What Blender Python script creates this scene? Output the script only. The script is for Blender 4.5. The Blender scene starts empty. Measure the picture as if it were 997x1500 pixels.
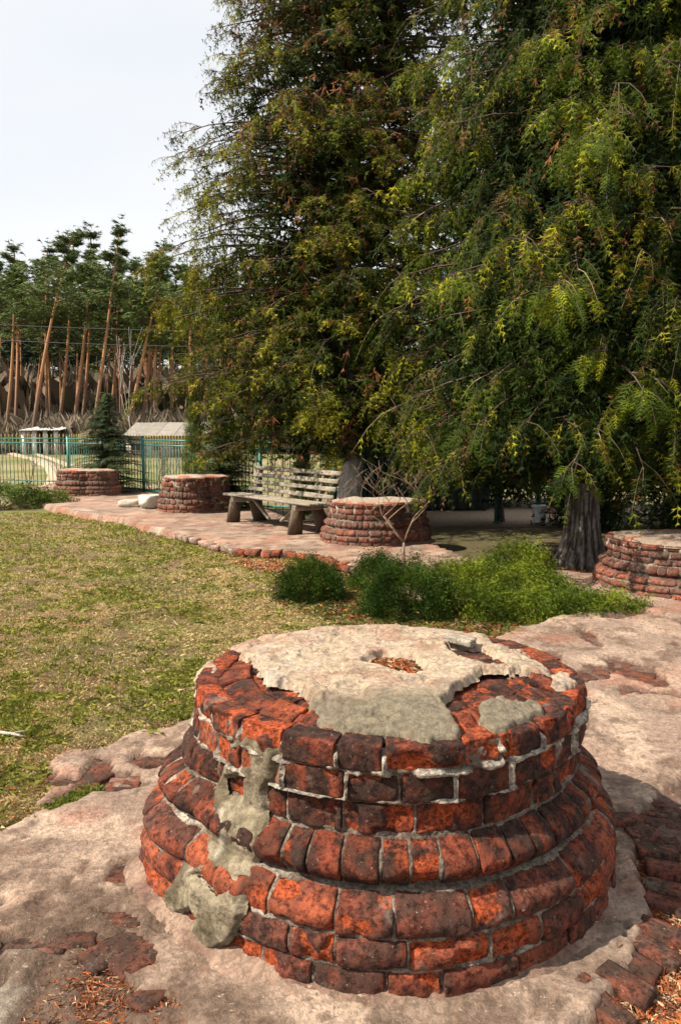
import bpy, math, random
import numpy as np
from mathutils import Vector

SC = bpy.context.scene
COL = SC.collection
R = math.radians
rng = np.random.default_rng(7)
random.seed(7)

# ------------------------------------------------------------------ camera
F, PITCH, CAMH = 1140.0, R(6.0), 1.6
cam_d = bpy.data.cameras.new('camera')
cam = bpy.data.objects.new('camera', cam_d); COL.objects.link(cam)
cam.location = (0, 0, CAMH); cam.rotation_euler = (R(90) - PITCH, 0, 0)
cam_d.sensor_fit = 'VERTICAL'; cam_d.sensor_height = 36; cam_d.lens = F/1500*36
cam_d.clip_start = .05; cam_d.clip_end = 2000
SC.camera = cam

# ------------------------------------------------------------------ sky, sun, exposure
SUN_TO = Vector((-.95, -.31, 0)).normalized(); SUN_EL = R(48)
world = bpy.data.worlds.new('World'); SC.world = world; world.use_nodes = True
nt = world.node_tree; nt.nodes.clear(); NN = nt.nodes.new; LL = nt.links.new
wo = NN('ShaderNodeOutputWorld')
b1 = NN('ShaderNodeBackground'); b2 = NN('ShaderNodeBackground'); mx = NN('ShaderNodeMixShader')
sk = NN('ShaderNodeTexSky'); sk.sky_type = 'NISHITA'; sk.sun_disc = False
sk.sun_elevation = SUN_EL; sk.sun_rotation = math.atan2(SUN_TO.x, SUN_TO.y)
LL(sk.outputs[0], b1.inputs[0]); b1.inputs[1].default_value = .1
tc = NN('ShaderNodeTexCoord'); mp = NN('ShaderNodeMapping'); mp.inputs['Scale'].default_value = (1.2, 1.2, 3.2)
LL(tc.outputs['Generated'], mp.inputs[0])
cn = NN('ShaderNodeTexNoise'); cn.inputs['Scale'].default_value = 1.6; cn.inputs['Detail'].default_value = 5
cn.inputs['Roughness'].default_value = .5; LL(mp.outputs[0], cn.inputs['Vector'])
cr = NN('ShaderNodeValToRGB'); cr.color_ramp.elements[0].position = .3; cr.color_ramp.elements[1].position = .7
cr.color_ramp.elements[0].color = (.46, .475, .492, 1); cr.color_ramp.elements[1].color = (.525, .527, .527, 1)
LL(cn.outputs[0], cr.inputs[0]); LL(cr.outputs[0], b2.inputs[0]); b2.inputs[1].default_value = 1.0
mx.inputs[0].default_value = .9
LL(b1.outputs[0], mx.inputs[1]); LL(b2.outputs[0], mx.inputs[2]); LL(mx.outputs[0], wo.inputs[0])
sd = bpy.data.lights.new('sun', 'SUN'); so = bpy.data.objects.new('sun', sd); COL.objects.link(so)
sd.energy = 5.0; sd.angle = R(.6); sd.color = (1, .90, .75)
tv = Vector((SUN_TO.x*math.cos(SUN_EL), SUN_TO.y*math.cos(SUN_EL), math.sin(SUN_EL)))
so.rotation_euler = tv.to_track_quat('Z', 'Y').to_euler(); so.location = tv*30
SC.view_settings.view_transform = 'Standard'; SC.view_settings.look = 'None'
SC.view_settings.exposure = 1.0; SC.view_settings.gamma = 1

# ------------------------------------------------------------------ maths helpers
CP, SP = math.cos(PITCH), math.sin(PITCH)
def at(x, y, z=0):
    u = (x-498.5)/F; v = -(y-750)/F
    t = (z-CAMH)/(-SP+v*CP)
    return (u*t, (CP+v*SP)*t)
def pr(P):
    z = P[:, 2]-CAMH; dep = P[:, 1]*CP-z*SP; up = P[:, 1]*SP+z*CP
    dep = np.maximum(dep, .05)
    return np.stack([498.5+F*P[:, 0]/dep, 750-F*up/dep], 1)
def _h(ix, iy, iz, s):
    h = (ix.astype(np.uint32)*np.uint32(374761393)) ^ (iy.astype(np.uint32)*np.uint32(668265263)) ^ (iz.astype(np.uint32)*np.uint32(2246822519)) ^ np.uint32((s*3266489917) & 0xffffffff)
    h = (h ^ (h >> np.uint32(13)))*np.uint32(1274126177)
    h = (h ^ (h >> np.uint32(15)))*np.uint32(2246822519)
    h ^= h >> np.uint32(14)
    return h.astype(np.float64)/4294967295.0
def vn(p, s=0):
    p = p+1000.0; i = np.floor(p).astype(np.int64); f = p-i; f = f*f*f*(f*(f*6-15)+10)
    x, y, z = i[:, 0], i[:, 1], i[:, 2]; r = 0
    for a in (0, 1):
        wa = f[:, 0] if a else 1-f[:, 0]
        for b in (0, 1):
            wb = f[:, 1] if b else 1-f[:, 1]
            for c in (0, 1):
                r = r + wa*wb*(f[:, 2] if c else 1-f[:, 2])*_h(x+a, y+b, z+c, s)
    return r
def fbm(p, sc, octs=3, s=0, rough=.5):
    r = 0; a = 1; t = 0; q = p*sc
    for k in range(octs):
        r = r+a*vn(q, s+k*17); t += a; a *= rough; q = q*2.03+3.7
    return r/t
def ss(a, b, x):
    t = np.clip((x-a)/(b-a), 0, 1); return t*t*(3-2*t)
def sdf(poly, q):
    """signed distance, positive inside"""
    poly = np.array(poly, float); d = np.full(len(q), 1e9); ins = np.zeros(len(q), bool)
    for i in range(len(poly)):
        a = poly[i]; b = poly[(i+1) % len(poly)]
        e = b-a; w = q-a; t = np.clip((w@e)/(e@e+1e-9), 0, 1)
        dd = w-t[:, None]*e; d = np.minimum(d, (dd**2).sum(1))
        c = ((a[1] > q[:, 1]) != (b[1] > q[:, 1]))
        with np.errstate(all='ignore'):
            xx = (b[0]-a[0])*(q[:, 1]-a[1])/(b[1]-a[1]+1e-12)+a[0]
        ins ^= c & (q[:, 0] < xx)
    d = np.sqrt(d); return np.where(ins, d, -d)
def lerp(a, b, t):
    t = np.asarray(t)[:, None]; return np.asarray(a)*(1-t)+np.asarray(b)*t

# ------------------------------------------------------------------ object helpers
def tag(o, label=None, cat=None, group=None, kind=None):
    if label: o['label'] = label
    if cat: o['category'] = cat
    if group: o['group'] = group
    if kind: o['kind'] = kind
    return o
def empty(name, loc=(0, 0, 0), rz=0):
    o = bpy.data.objects.new(name, None); COL.objects.link(o); o.location = loc; o.rotation_euler = (0, 0, rz)
    o.empty_display_size = .1; return o
def mesh(name, V, Fc, cols=None, smooth=False):
    V = np.asarray(V, np.float32); me = bpy.data.meshes.new(name)
    if isinstance(Fc, np.ndarray): Fc = [Fc]
    Fc = [np.asarray(f, np.int32) for f in Fc if len(f)]
    me.vertices.add(len(V)); me.vertices.foreach_set('co', V.ravel())
    loops = np.concatenate([f.ravel() for f in Fc]); cnt = np.concatenate([np.full(len(f), f.shape[1], np.int32) for f in Fc])
    me.loops.add(len(loops)); me.loops.foreach_set('vertex_index', loops)
    me.polygons.add(len(cnt)); st = np.concatenate([[0], np.cumsum(cnt)[:-1]]).astype(np.int32)
    me.polygons.foreach_set('loop_start', st)
    try: me.polygons.foreach_set('loop_total', cnt)
    except Exception: pass
    if smooth: me.polygons.foreach_set('use_smooth', np.ones(len(cnt), bool))
    if cols is not None:
        cols = np.asarray(cols, np.float32)
        if cols.ndim == 1: cols = np.tile(cols, (len(V), 1))
        c = np.zeros((len(V), 4), np.float32); c[:, :cols.shape[1]] = np.clip(cols, 0, 1)
        a = me.color_attributes.new('Col', 'FLOAT_COLOR', 'POINT'); a.data.foreach_set('color', c.ravel())
    me.update(calc_edges=True); me.validate()
    return me
def obj(name, me, mat=None, parent=None, loc=None):
    if mat is not None and len(me.materials) == 0: me.materials.append(mat)
    o = bpy.data.objects.new(name, me); COL.objects.link(o)
    if parent: o.parent = parent
    if loc: o.location = loc
    return o
class MB:
    """collects verts, quads, tris and colours"""
    def __init__(s): s.V = []; s.Q = []; s.T = []; s.C = []; s.n = 0
    def add(s, V, Q=None, T=None, c=(.5, .5, .5)):
        V = np.asarray(V, float); s.V.append(V)
        c = np.asarray(c, float)
        s.C.append(np.tile(c, (len(V), 1)) if c.ndim == 1 else c)
        if Q is not None and len(Q): s.Q.append(np.asarray(Q)+s.n)
        if T is not None and len(T): s.T.append(np.asarray(T)+s.n)
        s.n += len(V)
    def tube(s, pts, rad, n=5, c=(.2, .15, .1)):
        pts = np.asarray(pts, float); m = len(pts); rad = np.broadcast_to(np.asarray(rad, float), (m,))
        d = np.gradient(pts, axis=0); d /= np.linalg.norm(d, axis=1)[:, None]+1e-9
        ref = np.array([0, 0, 1.]) if abs(d[0, 2]) < .8 else np.array([1., 0, 0])
        u = np.cross(d, ref); u /= np.linalg.norm(u, axis=1)[:, None]+1e-9; w = np.cross(d, u)
        a = np.arange(n)/n*2*math.pi
        V = pts[:, None]+rad[:, None, None]*(u[:, None]*np.cos(a)[None, :, None]+w[:, None]*np.sin(a)[None, :, None])
        i = np.arange(m-1)[:, None]*n; j = np.arange(n)[None]; k = (np.arange(n)+1)[None] % n
        Q = np.stack([i+j, i+k, i+n+k, i+n+j], -1).reshape(-1, 4)
        V = V.reshape(-1, 3); T = None if n < 4 else [[0, a_+1, a_] for a_ in range(1, n-1)]+[[(m-1)*n, (m-1)*n+a_, (m-1)*n+a_+1] for a_ in range(1, n-1)]
        s.add(V, Q, T, c)
    def box(s, c, sz, col=(.5, .5, .5), M=None):
        v = np.array([[x, y, z] for x in (-.5, .5) for y in (-.5, .5) for z in (-.5, .5)])*np.asarray(sz)
        if M is not None: v = v@np.asarray(M).T
        s.add(v+np.asarray(c), [[0, 1, 3, 2], [4, 6, 7, 5], [0, 4, 5, 1], [2, 3, 7, 6], [0, 2, 6, 4], [1, 5, 7, 3]], None, col)
    def mesh(s, name, smooth=False):
        f = []
        if s.Q: f.append(np.concatenate(s.Q))
        if s.T: f.append(np.concatenate(s.T))
        return mesh(name, np.concatenate(s.V), f, np.concatenate(s.C), smooth)
    def build(s, name, mat, parent=None, smooth=False): return obj(name, s.mesh(name, smooth), mat, parent)
def grid_faces(nu, nv, keep=None, wrap=False):
    i = np.arange(nu if wrap else nu-1)[:, None]; j = np.arange(nv-1)[None]; i2 = (i+1) % nu
    q = np.stack([i*nv+j, i2*nv+j, i2*nv+j+1, i*nv+j+1], -1).reshape(-1, 4)
    if keep is not None: q = q[keep[q].any(1)]
    return q
def compact(V, Q, *arrs):
    u, inv = np.unique(Q, return_inverse=True)
    return (V[u], inv.reshape(Q.shape))+tuple(a[u] for a in arrs)
_bg = {}
def boxgrid(n):
    if n in _bg: return _bg[n]
    P = []; Q = []; k = 0
    for ax in range(3):
        a, b = [i for i in range(3) if i != ax]
        for sgn in (-1, 1):
            ua = np.linspace(-1, 1, n[a]+1); ub = np.linspace(-1, 1, n[b]+1)
            A, B = np.meshgrid(ua, ub, indexing='ij'); p = np.zeros((A.size, 3)); p[:, a] = A.ravel(); p[:, b] = B.ravel(); p[:, ax] = sgn
            q = grid_faces(n[a]+1, n[b]+1)
            flip = (sgn > 0) == (ax == 1)
            if flip: q = q[:, ::-1]
            P.append(p); Q.append(q+k); k += len(p)
    P = np.concatenate(P); Q = np.concatenate(Q)
    _, ui, inv = np.unique(np.round(P, 5), axis=0, return_index=True, return_inverse=True)
    _bg[n] = (P[ui], inv.ravel()[Q]); return _bg[n]
def rounded(P, h, rho):
    h = np.asarray(h, float); L = P*h; q = np.clip(L, -(h-rho), h-rho); d = L-q
    return q+d/(np.linalg.norm(d, axis=1)[:, None]+1e-9)*rho

# ------------------------------------------------------------------ materials
def material(name, rough=.9, nscale=40, namt=.35, bump=.3, bscale=120, bdist=.004, base=None, trans=0, specks=None, spec=.25, coord='Object', detail=4, grain=False):
    m = bpy.data.materials.new(name); m.use_nodes = True; t = m.node_tree; t.nodes.clear(); N = t.nodes.new; L = t.links.new
    out = N('ShaderNodeOutputMaterial'); bs = N('ShaderNodeBsdfPrincipled'); bs.inputs['Roughness'].default_value = rough
    bs.inputs['Specular IOR Level'].default_value = spec
    tc = N('ShaderNodeTexCoord'); co = tc.outputs[coord]
    if base is None:
        at_ = N('ShaderNodeAttribute'); at_.attribute_name = 'Col'; csock = at_.outputs['Color']
    else:
        rgb = N('ShaderNodeRGB'); rgb.outputs[0].default_value = (*base, 1); csock = rgb.outputs[0]
    if namt > 0:
        n = N('ShaderNodeTexNoise'); n.inputs['Scale'].default_value = nscale; n.inputs['Detail'].default_value = detail; n.inputs['Roughness'].default_value = .65 if not grain else .8
        L(co, n.inputs['Vector'])
        mr = N('ShaderNodeMapRange'); mr.inputs[1].default_value = .42 if grain else .3; mr.inputs[2].default_value = .58 if grain else .7; mr.inputs[3].default_value = .88*(1-namt); mr.inputs[4].default_value = .88*(1+namt)
        L(n.outputs[0], mr.inputs[0])
        vm = N('ShaderNodeVectorMath'); vm.operation = 'SCALE'; L(csock, vm.inputs[0]); L(mr.outputs[0], vm.inputs['Scale']); csock = vm.outputs[0]
    for sp in (specks or []):   # (scale, threshold, colour, amount)
        n2 = N('ShaderNodeTexNoise'); n2.inputs['Scale'].default_value = sp[0]; n2.inputs['Detail'].default_value = 5; n2.inputs['Roughness'].default_value = .7
        L(co, n2.inputs['Vector'])
        m2 = N('ShaderNodeMapRange'); m2.inputs[1].default_value = sp[1]; m2.inputs[2].default_value = sp[1]+.05; m2.inputs[4].default_value = sp[3]; L(n2.outputs[0], m2.inputs[0])
        mi = N('ShaderNodeMix'); mi.data_type = 'RGBA'; L(m2.outputs[0], mi.inputs[0]); L(csock, mi.inputs[6]); mi.inputs[7].default_value = (*sp[2], 1); csock = mi.outputs[2]
    L(csock, bs.inputs['Base Color'])
    if bump > 0:
        nb = N('ShaderNodeTexNoise'); nb.inputs['Scale'].default_value = bscale; nb.inputs['Detail'].default_value = 6; nb.inputs['Roughness'].default_value = .7; L(co, nb.inputs['Vector'])
        bp = N('ShaderNodeBump'); bp.inputs['Strength'].default_value = bump; bp.inputs['Distance'].default_value = bdist; L(nb.outputs[0], bp.inputs['Height']); L(bp.outputs[0], bs.inputs['Normal'])
    if trans > 0:
        tr = N('ShaderNodeBsdfTranslucent'); L(csock, tr.inputs[0]); ms = N('ShaderNodeMixShader'); ms.inputs[0].default_value = trans
        L(bs.outputs[0], ms.inputs[1]); L(tr.outputs[0], ms.inputs[2]); L(ms.outputs[0], out.inputs[0])
    else: L(bs.outputs[0], out.inputs[0])
    return m
M = {}
M['mortar'] = material('lime mortar', .95, 60, .5, 1, 70, .014, grain=True, detail=8, specks=[(45, .60, (.07, .05, .04), .75)])
M['plaster'] = material('weathered plaster', .93, 40, .28, 1, 50, .014, grain=True, detail=9, specks=[(24, .60, (.12, .095, .07), .7), (9, .64, (.30, .16, .10), .5)])
M['pave'] = material('weathered pavement', .93, 38, .30, 1, 42, .014, grain=True, detail=9, specks=[(16, .60, (.11, .075, .055), .7), (50, .62, (.5, .42, .34), .5), (4.5, .60, (.19, .10, .07), .45)])
M['soil'] = material('ground soil', .97, 14, .4, .8, 50, .012)
M['leaf'] = material('thuja leaf', .75, 3, .3, 0, trans=.2, spec=.12)
M['grass'] = material('grass blade', .7, 5, .2, 0, trans=.25, spec=.2)
M['litter'] = material('leaf litter', .9, 30, .3, 0)
M['bark'] = material('bark', .95, 18, .4, .9, 30, .02)
M['wood'] = material('weathered wood', .85, 22, .3, .5, 50, .004)
M['paint'] = material('fence paint', .45, 6, .12, .1, 40, .002, spec=.5)
M['rock'] = material('limestone rock', .9, 9, .22, .7, 20, .015)
M['wall'] = material('building wall', .9, 2.5, .2, .2, 8, .01)
M['needle'] = material('conifer needle', .75, .8, .35, 0, trans=.15)

def brick_material():
    m = bpy.data.materials.new('old brick'); m.use_nodes = True; t = m.node_tree; t.nodes.clear(); N = t.nodes.new; L = t.links.new
    out = N('ShaderNodeOutputMaterial'); bs = N('ShaderNodeBsdfPrincipled'); bs.inputs['Roughness'].default_value = .9; bs.inputs['Specular IOR Level'].default_value = .2; L(bs.outputs[0], out.inputs[0])
    tc = N('ShaderNodeTexCoord'); at_ = N('ShaderNodeAttribute'); at_.attribute_name = 'Col'
    oi = N('ShaderNodeObjectInfo'); om = N('ShaderNodeMath'); om.operation = 'MULTIPLY'; om.inputs[1].default_value = 53; L(oi.outputs['Random'], om.inputs[0])
    cv = N('ShaderNodeVectorMath'); cv.operation = 'ADD'; L(tc.outputs['Object'], cv.inputs[0]); L(om.outputs[0], cv.inputs[1])
    rv = N('ShaderNodeMapRange'); rv.inputs[3].default_value = -.07; rv.inputs[4].default_value = .05; L(oi.outputs['Random'], rv.inputs[0])
    def noise(sc, det=6, ro=.7):
        n = N('ShaderNodeTexNoise'); n.inputs['Scale'].default_value = sc; n.inputs['Detail'].default_value = det; n.inputs['Roughness'].default_value = ro; L(cv.outputs[0], n.inputs['Vector']); return n.outputs[0]
    def rng_(x, a, b, c=0, d=1):
        n = N('ShaderNodeMapRange'); n.inputs[1].default_value = a; n.inputs[2].default_value = b; n.inputs[3].default_value = c; n.inputs[4].default_value = d; L(x, n.inputs[0]); return n.outputs[0]
    def mix(f, a, b):
        n = N('ShaderNodeMix'); n.data_type = 'RGBA'; L(f, n.inputs[0]); L(a, n.inputs[6])
        if isinstance(b, tuple): n.inputs[7].default_value = (*b, 1)
        else: L(b, n.inputs[7])
        return n.outputs[2]
    def scale(c, f):
        v = N('ShaderNodeVectorMath'); v.operation = 'SCALE'; L(c, v.inputs[0]); L(f, v.inputs['Scale']); return v.outputs[0]
    n1 = noise(22, 10, .8); ad = N('ShaderNodeMath'); ad.operation = 'ADD'; L(n1, ad.inputs[0]); L(at_.outputs['Alpha'], ad.inputs[1])
    fresh = N('ShaderNodeRGB'); fresh.outputs[0].default_value = (.46, .088, .028, 1)
    f2 = scale(fresh.outputs[0], rng_(noise(60, 8, .8), .42, .58, .2, 1.3))
    base = scale(at_.outputs['Color'], rng_(noise(44, 9, .8), .41, .59, .25, 1.5))
    c = mix(rng_(ad.outputs[0], .90, 1.10), base, f2)
    c = mix(rng_(noise(28, 9, .8), .56, .62, 0, .85), c, (.032, .021, .017))
    a2 = N('ShaderNodeMath'); a2.operation = 'ADD'; L(noise(11, 10, .82), a2.inputs[0]); L(rv.outputs[0], a2.inputs[1])
    c = mix(rng_(a2.outputs[0], .50, .59, 0, .75), c, (.055, .032, .023))
    c = mix(rng_(noise(75, 6, .75), .62, .68, 0, .75), c, (.42, .35, .29))
    c = mix(rng_(noise(6, 7, .7), .60, .68, 0, .45), c, (.30, .25, .20))
    L(c, bs.inputs['Base Color'])
    bp = N('ShaderNodeBump'); bp.inputs['Strength'].default_value = 1; bp.inputs['Distance'].default_value = .016; L(noise(50, 9, .8), bp.inputs['Height']); L(bp.outputs[0], bs.inputs['Normal'])
    return m
M['brick'] = brick_material()
def tint(C, col, t):
    C = C.copy(); t = np.broadcast_to(np.asarray(t, float), (len(C),))[:, None]; C[:, :3] = C[:, :3]*(1-t)+np.array(col)*t; C[:, 3:] *= 1-t; return C
def brick_col(p, seed, tone, wear):
    """colour of the crust; alpha says how far the fresh fracture shows"""
    n = fbm(p, 20, 3, seed)
    crust = np.array([.055, .026, .019]); body = np.array([.26, .058, .027]); warm = np.array([.40, .088, .030])
    t_ = np.clip(ss(.40, .60, n)*.8+tone*1.0-.38, 0, 1); c = lerp(crust, body, t_); c = lerp(c, warm, np.clip((tone-.45)*1.8, 0, .85)*t_)
    return np.concatenate([c, np.clip(np.asarray(wear)*.85+(n-.5)*.5, 0, .85)[:, None]], 1)

# ================================================================== PEDESTALS
def union_radius(Rm, lobes):
    def f(th):
        r = Rm+0*th
        for (t0, reach, rl) in lobes:
            d = reach-rl; dt = np.angle(np.exp(1j*(th-t0))); s2 = rl*rl-(d*np.sin(dt))**2
            v = np.where((s2 > 0) & (np.cos(dt) > 0), d*np.cos(dt)+np.sqrt(np.maximum(s2, 0)), 0)
            r = np.maximum(r, v)
        return r
    return f
# profile of the column base: (z0, z1, radius bottom, radius top, bulge, brick width, proud mortar, white)
PROFILE = [(.000, .080, .835, .832, .006, .20, .2, .1),
           (.085, .170, .832, .826, .012, .20, .3, .3),
           (.177, .276, .822, .765, .034, .20, .3, .2),
           (.284, .412, .735, .705, .062, .094, .1, .0),
           (.420, .512, .703, .703, .003, .19, .3, .1),
           (.519, .608, .718, .716, .003, .185, 1.2, .8),
           (.615, .693, .720, .718, .004, .185, 1.2, .8)]
def prof(r): return .732-.048*ss(.46, .74, r)
def make_pedestal(root, center, profile, lobefn, hero, seed, notch=1.0, wearf=.5, topplaster=True, zs=1.0, facing=None, capcol=(.40, .345, .285)):
    """lobefn(theta, z) -> multiplier metres added; bricks are children of root, which stands at center"""
    cx, cy = center; rr = random.Random(seed)
    def rf(th, z, k, zin):
        z0, z1, rb, rt, bu = profile[k][:5]; t = np.clip((z-z0)/(z1-z0), 0, 1)
        base = rb+(rt-rb)*t+bu*np.sin(math.pi*t)
        if not zin: base = base-bu*.2
        return lobefn(th, z, base)
    joints = []
    res = .0085 if hero else .03
    for k, P in enumerate(profile):
        z0, z1, rb, rt, bu, bw, proud, white = P
        n = int(round(2*math.pi*(rb+rt)/2/bw)); off = rr.random()*2*math.pi
        js = off+(np.arange(n)+[rr.uniform(-.22, .22)*(.6 if bw < .15 else 1) for _ in range(n)])*2*math.pi/n
        joints.append(js)
        for i in range(n):
            t0 = js[i]; t1 = js[(i+1) % n]+(2*math.pi if i == n-1 else 0)
            tcn = (t0+t1)/2; rloc = float(rf(np.array([tcn]), np.array([(z0+z1)/2]), k, True)[0])
            hw = (t1-t0)*rloc/2-.0048; hz = (z1-z0)/2+.0005; hd = .045
            if hw < .02: continue
            lod = 1 if (not hero or math.sin(tcn) > .35) else 0
            if hero: nn = (max(6, int(2*hw/(res*(1+lod)))), max(4, int(2*hz/(res*(1+lod)))), 3)
            else: nn = (max(3, int(2*hw/res)), 3, 1)
            B, Q = boxgrid(nn)
            if hero: B = B.copy(); B[:, :2] = .45*B[:, :2]+.55*np.sin(B[:, :2]*math.pi/2)
            L = rounded(B, (hw, hz, hd), .004 if hero else .008)
            sd_ = rr.randrange(10000); tilt = rr.uniform(-.012, .012); push = rr.uniform(-.006, .004) if hero else rr.uniform(-.012, .008)
            th = tcn+L[:, 0]/rloc; z = (z0+z1)/2+L[:, 1]+tilt*L[:, 0]*2
            rad = rf(th, z, k, True)+L[:, 2]-hd-.004+push-(.006 if k >= 5 else 0)
            wp = np.stack([rad*np.cos(th), rad*np.sin(th), z], 1)
            wloc = wp+sd_*.37
            w = rr.random(); isw = w < wearf*(1.0 if k >= 4 else .75)
            spall = ss(.44, .62, fbm(wloc, 11, 2, 5))*(1.0 if isw else .22)
            outer = np.clip(B[:, 2], 0, 1)
            edge = 1-np.clip((1-np.max(np.abs(B[:, :2]), axis=1))*9, 0, 1)
            fr = fbm(wloc*np.array([1, 1, 1.5]), 15, 4, 3, .6)*9; fq = np.floor(fr)+ss(.72, 1, fr-np.floor(fr)); rough = (fbm(wloc, 38, 4, 9, .65)-.5)*(.013 if hero else .010)+(fq/9-.5)*(.013 if hero else .014)
            dr = (rough-.016*spall*(1-.3*edge))*outer-.006*edge*outer*ss(.35, .7, fbm(wloc, 22, 2, 2))
            rad2 = rad+dr
            z = z+(fbm(wloc, 20, 4, 21, .6)-.5)*.008
            th = th+(fbm(wloc, 20, 4, 22, .6)-.5)*.008/rloc
            V = np.stack([rad2*np.cos(th), rad2*np.sin(th), z*zs], 1)
            tone = rr.random()
            # the torus and the neck courses keep their dark crust
            tw = tone*(.5 if k in (3, 4) else .8 if k > 4 else 1.05)
            C = brick_col(wloc, 31, tw, np.clip(spall*(1.25 if isw else .4)+(.2 if tone > .8 else 0), 0, 1)*(.6 if k in (3, 4) else 1.05))
            if k <= 2: C = tint(C, (.27, .115, .085), .35*fbm(wp, 7, 2, 4))
            if not hero: C = tint(C, (.17, .105, .08), .25+.4*rr.random())
            o = obj('brick', mesh('brick', V, Q[:, ::-1] if False else Q, C, True), M['brick'], root)
    # mortar core
    nth = 620 if hero else 130; nz = 100 if hero else 26
    ztop = .682
    th = np.linspace(0, 2*math.pi, nth, endpoint=False); zz = np.linspace(-.03, ztop, nz)
    TH, Z = np.meshgrid(th, zz, indexing='ij'); TH = TH.ravel(); Z = Z.ravel()
    rad = np.zeros_like(Z); white = np.zeros_like(Z); kk = np.zeros(len(Z), int)
    for k, P in enumerate(profile):
        nextz = profile[k+1][0] if k+1 < len(profile) else 9
        m = (Z >= P[0]-.0001) & (Z < nextz) if k else (Z < nextz)
        if not m.any(): continue
        r_in = rf(TH[m], Z[m], k, True)
        # blend to next course above the brick
        if k+1 < len(profile):
            a = ss(P[1], nextz, Z[m]); r_in = r_in*(1-a)+rf(TH[m], np.full(m.sum(), nextz), k+1, True)*a
        jd = np.min(np.abs(np.angle(np.exp(1j*(TH[m][:, None]-joints[k][None])))), axis=1)*r_in
        jz = np.minimum(np.abs(Z[m]-P[0]), np.abs(Z[m]-P[1])); jz = np.where((Z[m] < P[0]) | (Z[m] > P[1]), 0, jz)
        inj0 = 1-ss(.655, .672, Z[m])*(k == len(profile)-1); inj = inj0*np.maximum(ss(.0075, .004, jd) if hero else ss(.03, .01, jd)*.5, ss(.0085, .004, jz) if hero else 1.0*(jz < .008))
        pw = np.stack([r_in*np.cos(TH[m]), r_in*np.sin(TH[m]), Z[m]], 1)+seed
        nz_ = fbm(pw, 14, 3, 11)
        crumb = fbm(pw, 55, 3, 12, .65)
        rad[m] = r_in-.032*(1-inj)+inj*(-.017+(.019*P[6]*ss(.42, .62, nz_))+(crumb-.5)*.014)
        white[m] = P[7]*ss(.42, .62, nz_)*(.5+crumb)+.25*(nz_-.5)
    pw = np.stack([rad*np.cos(TH), rad*np.sin(TH), Z], 1)
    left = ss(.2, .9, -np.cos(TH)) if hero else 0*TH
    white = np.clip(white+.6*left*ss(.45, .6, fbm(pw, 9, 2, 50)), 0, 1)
    C = lerp((.15, .115, .085), (.50, .44, .36), white); C = C*(.75+.5*fbm(pw, 30, 3, 13))[:, None]
    V = np.stack([pw[:, 0], pw[:, 1], Z*zs], 1)
    obj('mortar_core', mesh('mortar_core', V, grid_faces(nth, nz, wrap=True), C, True), M['mortar'], root)
    # footing skirt
    nr = 14 if hero else 5; nt2 = 360 if hero else 90
    th = np.linspace(0, 2*math.pi, nt2, endpoint=False); s_ = np.linspace(0, 1, nr)
    TH, S = np.meshgrid(th, s_, indexing='ij'); TH = TH.ravel(); S = S.ravel()
    r0 = lobefn(TH, np.zeros_like(TH), np.full_like(TH, profile[0][2]-.03)); p = np.stack([np.cos(TH), np.sin(TH), 0*TH], 1)
    wid = .085+.07*(fbm(p, 3, 2, seed)-.5)
    rad = r0+S*wid; zz = (1-S)**1.6*.04-.012*ss(.8, 1, S)+.022*(fbm(np.stack([rad*p[:, 0], rad*p[:, 1], 0*S], 1), 12, 4, 8)-.5)
    V = np.stack([rad*np.cos(TH), rad*np.sin(TH), zz], 1)
    C = lerp((.16, .095, .07), (.28, .19, .14), ss(.3, .7, fbm(V, 8, 3, 3)))
    obj('footing', mesh('footing', V, grid_faces(nt2, nr, wrap=True), C, True), M['pave'], root)
    return rf

# ---- the near one
HC = (.18, 2.87)
def hero_lobe(th, z, base):
    lo = 1-ss(.40, .56, z)
    reach = .738+.20*lo
    t0 = R(188); rl = .40; d = reach-rl; dt = np.angle(np.exp(1j*(th-t0)))
    s2 = rl*rl-(d*np.sin(dt))**2; scale = base/.84*lo+(1-lo)*1.0
    v = np.where((s2 > 0) & (np.cos(dt) > 0), d*np.cos(dt)+np.sqrt(np.maximum(s2, 0)), 0)*scale
    k = .03
    r = np.maximum(base, v)
    # slight unevenness of the whole drum
    return r+.006*np.sin(3*th+1)+.005*np.sin(5*th+2.2)
hero = empty('brick_pedestal', (HC[0], HC[1], 0))
tag(hero, 'large broken red brick column base with plaster cap in the foreground, nearest to the viewer', 'column base')
rf_h = make_pedestal(hero, HC, PROFILE, hero_lobe, True, 3, wearf=.62)

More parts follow.
